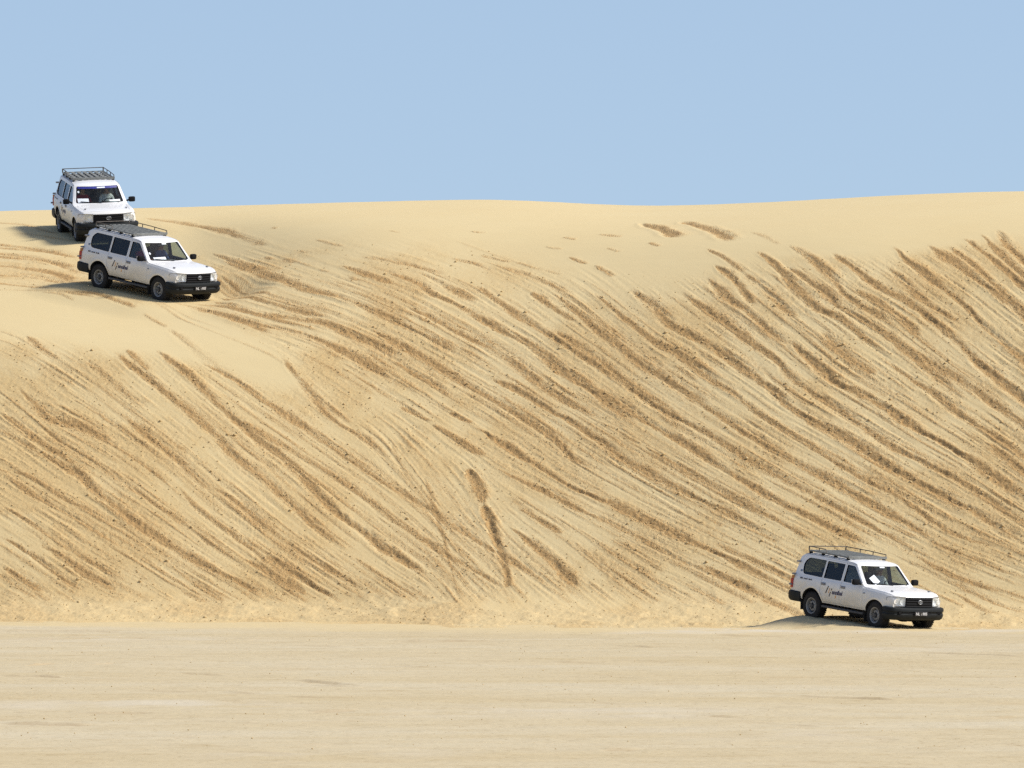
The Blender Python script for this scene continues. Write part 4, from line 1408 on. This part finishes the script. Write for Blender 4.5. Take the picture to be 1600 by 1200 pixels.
    # roof rack: floor of boards on cross bars, tube rail on posts at the sides and back
    zr = 1.855
    bm = bmesh.new()
    x0, x1, yw = -2.05, -0.24, 0.66
    for (a, b) in (((x0, -yw), (x1, -yw)), ((x0, yw), (x1, yw)), ((x0, -yw), (x0, yw))):
        tube(bm, [(a[0], a[1], zr), (b[0], b[1], zr)], 0.018, 8)
    rack = obj('roof_rack', bm, M['rack'], root)
    bm = bmesh.new(); box(bm, (x1, 0, zr), (0.045, 2 * yw + 0.05, 0.075), bevel=0.008); obj('front_bar', bm, M['rack'], rack)
    for x in (-1.70, -1.34, -0.98, -0.62):
        bm = bmesh.new(); box(bm, (x, 0, zr - 0.015), (0.05, 2 * yw, 0.025), bevel=0.004); obj('cross_bar', bm, M['rack'], rack)
    for y in (-0.56, -0.37, -0.185, 0.0, 0.185, 0.37, 0.56):
        bm = bmesh.new(); box(bm, ((x0 + x1) / 2, y, zr + 0.012), (x1 - x0 - 0.03, 0.105, 0.02), bevel=0.004); obj('slat', bm, M['board'], rack)
    zt_ = zr + 0.12
    rails = [[(x0, -yw, zt_), (x0, yw, zt_)], [(x0, yw, zt_), (-1.0, yw, zt_ - 0.005), (x1, yw, zt_ - 0.03)], [(x0, -yw, zt_), (x0 + 0.75, -yw, zt_ - 0.01), (x0 + 0.80, -yw, zr)]]
    for r_ in rails:
        bm = bmesh.new(); tube(bm, r_, 0.013, 8); obj('rail', bm, M['racktube'], rack)
    for (x, y, h) in ((x0, -yw, .12), (x0, yw, .12), (-1.40, yw, .118), (-0.82, yw, .105), (x1, yw, .09), (-1.60, -yw, .118)):
        bm = bmesh.new(); tube(bm, [(x, y, zr), (x, y, zr + h)], 0.014 if abs(x - x0) > .01 else 0.02, 6); obj('post', bm, M['racktube'], rack)
    for x in (-1.98, -1.42, -0.86, -0.30):
        for sd in (-1, 1):
            bm = bmesh.new(); box(bm, (x, sd * 0.64, 1.805), (0.10, 0.06, 0.09), bevel=0.012); obj('foot', bm, M['seal'], rack)
    # flank lettering and emblem strokes on the right-hand side (both sides carry it)
    for sd in (-1, 1):
        k = -sd if sd > 0 else 1
        xm = -0.30
        lay = (lambda x: x) if sd < 0 else (lambda x: 2 * xm - x)
        bm = bmesh.new()
        def stroke(bm, xa, za, xb, zb, w0, w1):
            q = [(xa - w0, za), (xa + w0, za), (xb + w1, zb), (xb - w1, zb)]
            nseg = 4; prev = None
            for s_ in range(nseg + 1):
                t = s_ / nseg
                l = (q[0][0] + (q[3][0] - q[0][0]) * t, za + (zb - za) * t); r_ = (q[1][0] + (q[2][0] - q[1][0]) * t, za + (zb - za) * t)
                cur = [bm.verts.new((lay(p[0]), sd * (side_y(lay(p[0]), p[1]) + 0.006), p[1])) for p in (l, r_)]
                if prev: bm.faces.new((prev[0], prev[1], cur[1], cur[0]))
                prev = cur
        stroke(bm, -0.80, 0.79, -0.69, 1.00, 0.022, 0.020)
        lg = obj('logo', bm, M['decal'], root)
        bm = bmesh.new(); stroke(bm, -0.64, 0.71, -0.575, 0.85, 0.016, 0.020); obj('logo_stroke', bm, M['decal'], lg)
        bm = bmesh.new(); stroke(bm, -0.56, 0.885, -0.535, 0.945, 0.018, 0.018); obj('logo_stroke', bm, M['decal'], lg)
        bm = bmesh.new(); stroke(bm, -0.68, 0.80, -0.625, 0.95, 0.011, 0.013); obj('logo_stroke', bm, M['orange'], lg)
        me = text_mesh('annibal', 0.165, 0.007, 0.12, 1.0)
        on_side(me, sd, -0.52 if sd < 0 else lay(-0.52), 0.795); obj('lettering', me, M['navy'], lg)
        bm = bmesh.new(); stroke(bm, -0.36, 0.69, -0.34, 0.77, 0.018, 0.018); obj('logo_stroke', bm, M['orange'], lg)
        # small dark line of lettering under the quarter window: too small to read
        bm = bmesh.new(); xx = -2.02 if sd < 0 else -1.34
        rnd = random.Random(5)
        for wlen in (4, 6, 6):
            for _ in range(wlen):
                w_ = rnd.uniform(0.016, 0.026)
                x_a = xx; x_b = xx + w_
                h_ = rnd.choice((0.035, 0.035, 0.045))
                vs_ = [bm.verts.new((x, sd * (side_y(x, z) + 0.006), z)) for (x, z) in ((x_a, 1.065), (x_b, 1.065), (x_b, 1.065 + h_), (x_a, 1.065 + h_))]
                bm.faces.new(vs_)
                xx += w_ + 0.010
            xx += 0.035
        obj('small_lettering', bm, M['decal'], root)
        bm = bmesh.new()
        vs_ = [bm.verts.new((x, sd * (side_y(x, z) + 0.006), z)) for (x, z) in ((-2.12, 1.26), (-2.03, 1.26), (-2.03, 1.315), (-2.12, 1.315))]
        bm.faces.new(vs_); obj('badge', bm, M['silver'], root)
    # cabin: dashboard, steering wheel, seats
    bm = bmesh.new()
    box(bm, (0.62, 0, 1.06), (0.42, 1.48, 0.22), bevel=0.05)
    box(bm, (0.45, 0, 0.85), (0.25, 0.35, 0.40), bevel=0.03)
    dash = obj('dashboard', bm, M['interior'], root)
    bm = bmesh.new()
    cen = Vector((0.36, 0.38, 1.10)); rot = Matrix.Rotation(R(62), 3, 'Y')
    ring = [cen + rot @ Vector((0.19 * math.cos(t), 0.19 * math.sin(t), 0)) for t in np.linspace(0, 2 * math.pi, 29)]
    tube(bm, ring, 0.014, 6, cap=False)
    for t in (0.4, 2.74, 4.71):
        tube(bm, [cen, cen + rot @ Vector((0.19 * math.cos(t), 0.19 * math.sin(t), 0))], 0.014, 6)
    tube(bm, [cen, cen + Vector((0.2, 0, -0.1))], 0.03, 8)
    obj('steering_wheel', bm, M['seal'], root)
    def seat(x, y, w):
        bm = bmesh.new()
        box(bm, (x, y, 0.84), (0.52, w, 0.18), bevel=0.05)
        st = obj('seat', bm, M['seat'], root, smooth=50)
        bm = bmesh.new()
        box(bm, (x - 0.27, y, 1.15), (0.16, w, 0.60), rot=Matrix.Rotation(-0.22, 3, 'Y'), bevel=0.05)
        obj('backrest', bm, M['seat'], st, smooth=50)
        for yy in ((y,) if w < 0.7 else (y - 0.4, y + 0.4)):
            bm = bmesh.new()
            box(bm, (x - 0.36, yy, 1.48), (0.10, 0.27, 0.17), rot=Matrix.Rotation(-0.22, 3, 'Y'), bevel=0.04)
            obj('headrest', bm, M['seat'], st, smooth=50)
    seat(-0.10, 0.38, 0.54); seat(-0.10, -0.38, 0.54); seat(-1.02, 0.0, 1.36)
    bm = bmesh.new(); box(bm, (0.30, 0, 1.60), (0.03, 0.24, 0.07), bevel=0.012); obj('rear_view_mirror', bm, M['interior'], root)
    return root, wsc

def person_mesh(headcloth=False):
    """seated figure, hands forward on the wheel / lap, as one skinned body; origin at the seat point"""
    # joints: pelvis at origin, facing +x
    V = [(0, 0, .10), (0, 0, .26), (-.05, 0, .44), (-.06, 0, .56), (-.05, 0, .63), (-.02, 0, .72), (0.0, 0, .80),
         (-.05, .17, .53), (.08, .23, .32), (.30, .15, .33), (.37, .12, .35),
         (-.05, -.17, .53), (.08, -.23, .32), (.30, -.15, .33), (.37, -.12, .35),
         (.05, .10, .08), (.42, .13, .10), (.52, .13, -.26), (.62, .13, -.28),
         (.05, -.10, .08), (.42, -.13, .10), (.52, -.13, -.26), (.62, -.13, -.28), (.075, 0, .715)]
    E = [(0, 1), (1, 2), (2, 3), (3, 4), (4, 5), (5, 6), (3, 7), (7, 8), (8, 9), (9, 10), (3, 11), (11, 12), (12, 13), (13, 14),
         (0, 15), (15, 16), (16, 17), (17, 18), (0, 19), (19, 20), (20, 21), (21, 22), (5, 23)]
    rad = [.15, .14, .155, .11, .055, .095, .075, .065, .05, .04, .035, .065, .05, .04, .035, .09, .065, .05, .045, .09, .065, .05, .045, .02]
    me = bpy.data.meshes.new('person')
    me.from_pydata(V, E, [])
    o = bpy.data.objects.new('tmp_person', me); COL.objects.link(o)
    o.modifiers.new('skin', 'SKIN')
    if not me.skin_vertices:
        bm = bmesh.new(); bm.from_mesh(me); bm.verts.layers.skin.verify(); bm.to_mesh(me); bm.free()
    for sv, r in zip(me.skin_vertices[0].data, rad):
        sv.radius = (r, r)
    me.skin_vertices[0].data[0].use_root = True
    sb = o.modifiers.new('sub', 'SUBSURF'); sb.levels = 2; sb.render_levels = 2
    dg = bpy.context.evaluated_depsgraph_get()
    out = bpy.data.meshes.new_from_object(o.evaluated_get(dg), depsgraph=dg)
    bpy.data.objects.remove(o)
    return out

def person(car_m, y, cloth, label, name='person', cap=None):
    me = person_mesh()
    me.materials.clear(); me.materials.append(cloth); me.materials.append(M['skin'])
    for p in me.polygons:
        c = p.center
        p.material_index = 1 if (c.z > 0.60 or (c.x > 0.27 and c.z > 0.22)) else 0
    me.shade_smooth()
    o = link(bpy.data.objects.new(name, me))
    o.matrix_world = car_m @ Matrix.Translation((-0.10, y, 0.77))
    bm = bmesh.new()
    bmesh.ops.create_uvsphere(bm, u_segments=14, v_segments=9, radius=0.108)
    bmesh.ops.delete(bm, geom=[v for v in bm.verts if v.co.z < -0.03 or (v.co.x > 0.06 and v.co.z < 0.03)], context='VERTS')
    bmesh.ops.transform(bm, matrix=Matrix.Translation((-0.025, 0, 0.765)) @ Matrix.Diagonal((1.05, 0.95, 1.1, 1)), verts=bm.verts)
    obj('headcloth' if cap else 'hair', bm, cap or M['hair'], o, smooth=60)
    tag(o, label, 'person', 'people in the cars')
    return o

car0, screen0 = make_car()
cars = [car0, None, None]
for k in (1, 2):
    cars[k] = copy_tree(car0)
LAB = ['white off-road car highest on the crest against the sky, facing the viewer',
       'white off-road car just below the crest, its roof rack overlapping the car behind',
       'white off-road car at the foot of the dune on the right, alone']
for k, c in enumerate(CARS):
    cars[k].matrix_world = c['m']
    tag(cars[k], LAB[k], 'car', 'white off-road cars coming down the dune')

def screen_of(car):
    return [o for o in car.children if o.name.split('.')[0] == 'windscreen'][0]

def sticker(car, name, y, z, w, h, mat, off=-0.012, rot=0.0, round_=False, n=8):
    bm = bmesh.new()
    if round_:
        vs_ = [bm.verts.new((x_screen(y + w / 2 * math.cos(t), z + h / 2 * math.sin(t)) + off, y + w / 2 * math.cos(t), z + h / 2 * math.sin(t))) for t in np.linspace(0, 2 * math.pi, 16, endpoint=False)]
        bm.faces.new(vs_)
    else:
        V = []
        for i in range(n + 1):
            col_ = []
            for j in range(3):
                a, b = (i / n - .5) * w, (j / 2 - .5) * h
                yy, zz = y + a * math.cos(rot) - b * math.sin(rot), z + a * math.sin(rot) + b * math.cos(rot)
                col_.append(bm.verts.new((x_screen(yy, zz) + off, yy, zz)))
            V.append(col_)
        for i in range(n):
            for j in range(2):
                bm.faces.new((V[i][j], V[i + 1][j], V[i + 1][j + 1], V[i][j + 1]))
    return obj(name, bm, mat, screen_of(car))

# top car: blue strip along the top of the windscreen, paper at lower left, round sticker
sticker(cars[0], 'sun_strip', 0, 1.65, 1.27, 0.062, M['blue'], n=16)
sticker(cars[0], 'strip_print', 0.10, 1.65, 0.26, 0.035, M['paper'], off=-0.008)
sticker(cars[0], 'paper_notice', -0.53, 1.285, 0.34, 0.115, M['paper'])
sticker(cars[0], 'round_sticker', -0.63, 1.53, 0.06, 0.06, M['paper'], round_=True)
sticker(cars[0], 'paper_notice', 0.48, 1.258, 0.36, 0.06, M['paper'])
# middle car: small round sticker, papers on the dashboard edge
sticker(cars[1], 'round_sticker', -0.67, 1.40, 0.06, 0.06, M['paper'], round_=True)
sticker(cars[1], 'paper_notice', -0.42, 1.27, 0.42, 0.07, M['paper'], rot=0.05)
sticker(cars[1], 'strip_print', 0.0, 1.66, 0.17, 0.03, M['paper'])
# lowest car: a tilted white sheet behind the glass
sticker(cars[2], 'paper_notice', -0.46, 1.335, 0.22, 0.19, M['paper'], rot=0.45)
sticker(cars[2], 'strip_print', 0.0, 1.66, 0.17, 0.03, M['paper'])

m0, m1, m2 = (c['m'] for c in CARS)
person(m0, 0.38, M['white_cloth'], 'driver in pale clothes behind the windscreen of the car on the crest', cap=M['white_cloth'])
person(m0, -0.38, M['red_cloth'], 'dark-haired passenger in red in the car on the crest')
person(m1, 0.38, M['blue_cloth'], 'driver in dark blue behind the windscreen of the middle car')
person(m1, -0.38, M['red_cloth'], 'passenger in red by the front window of the middle car')
person(m2, 0.38, M['white_cloth'], 'driver in pale clothes in the lowest car at the dune foot', cap=M['white_cloth'])
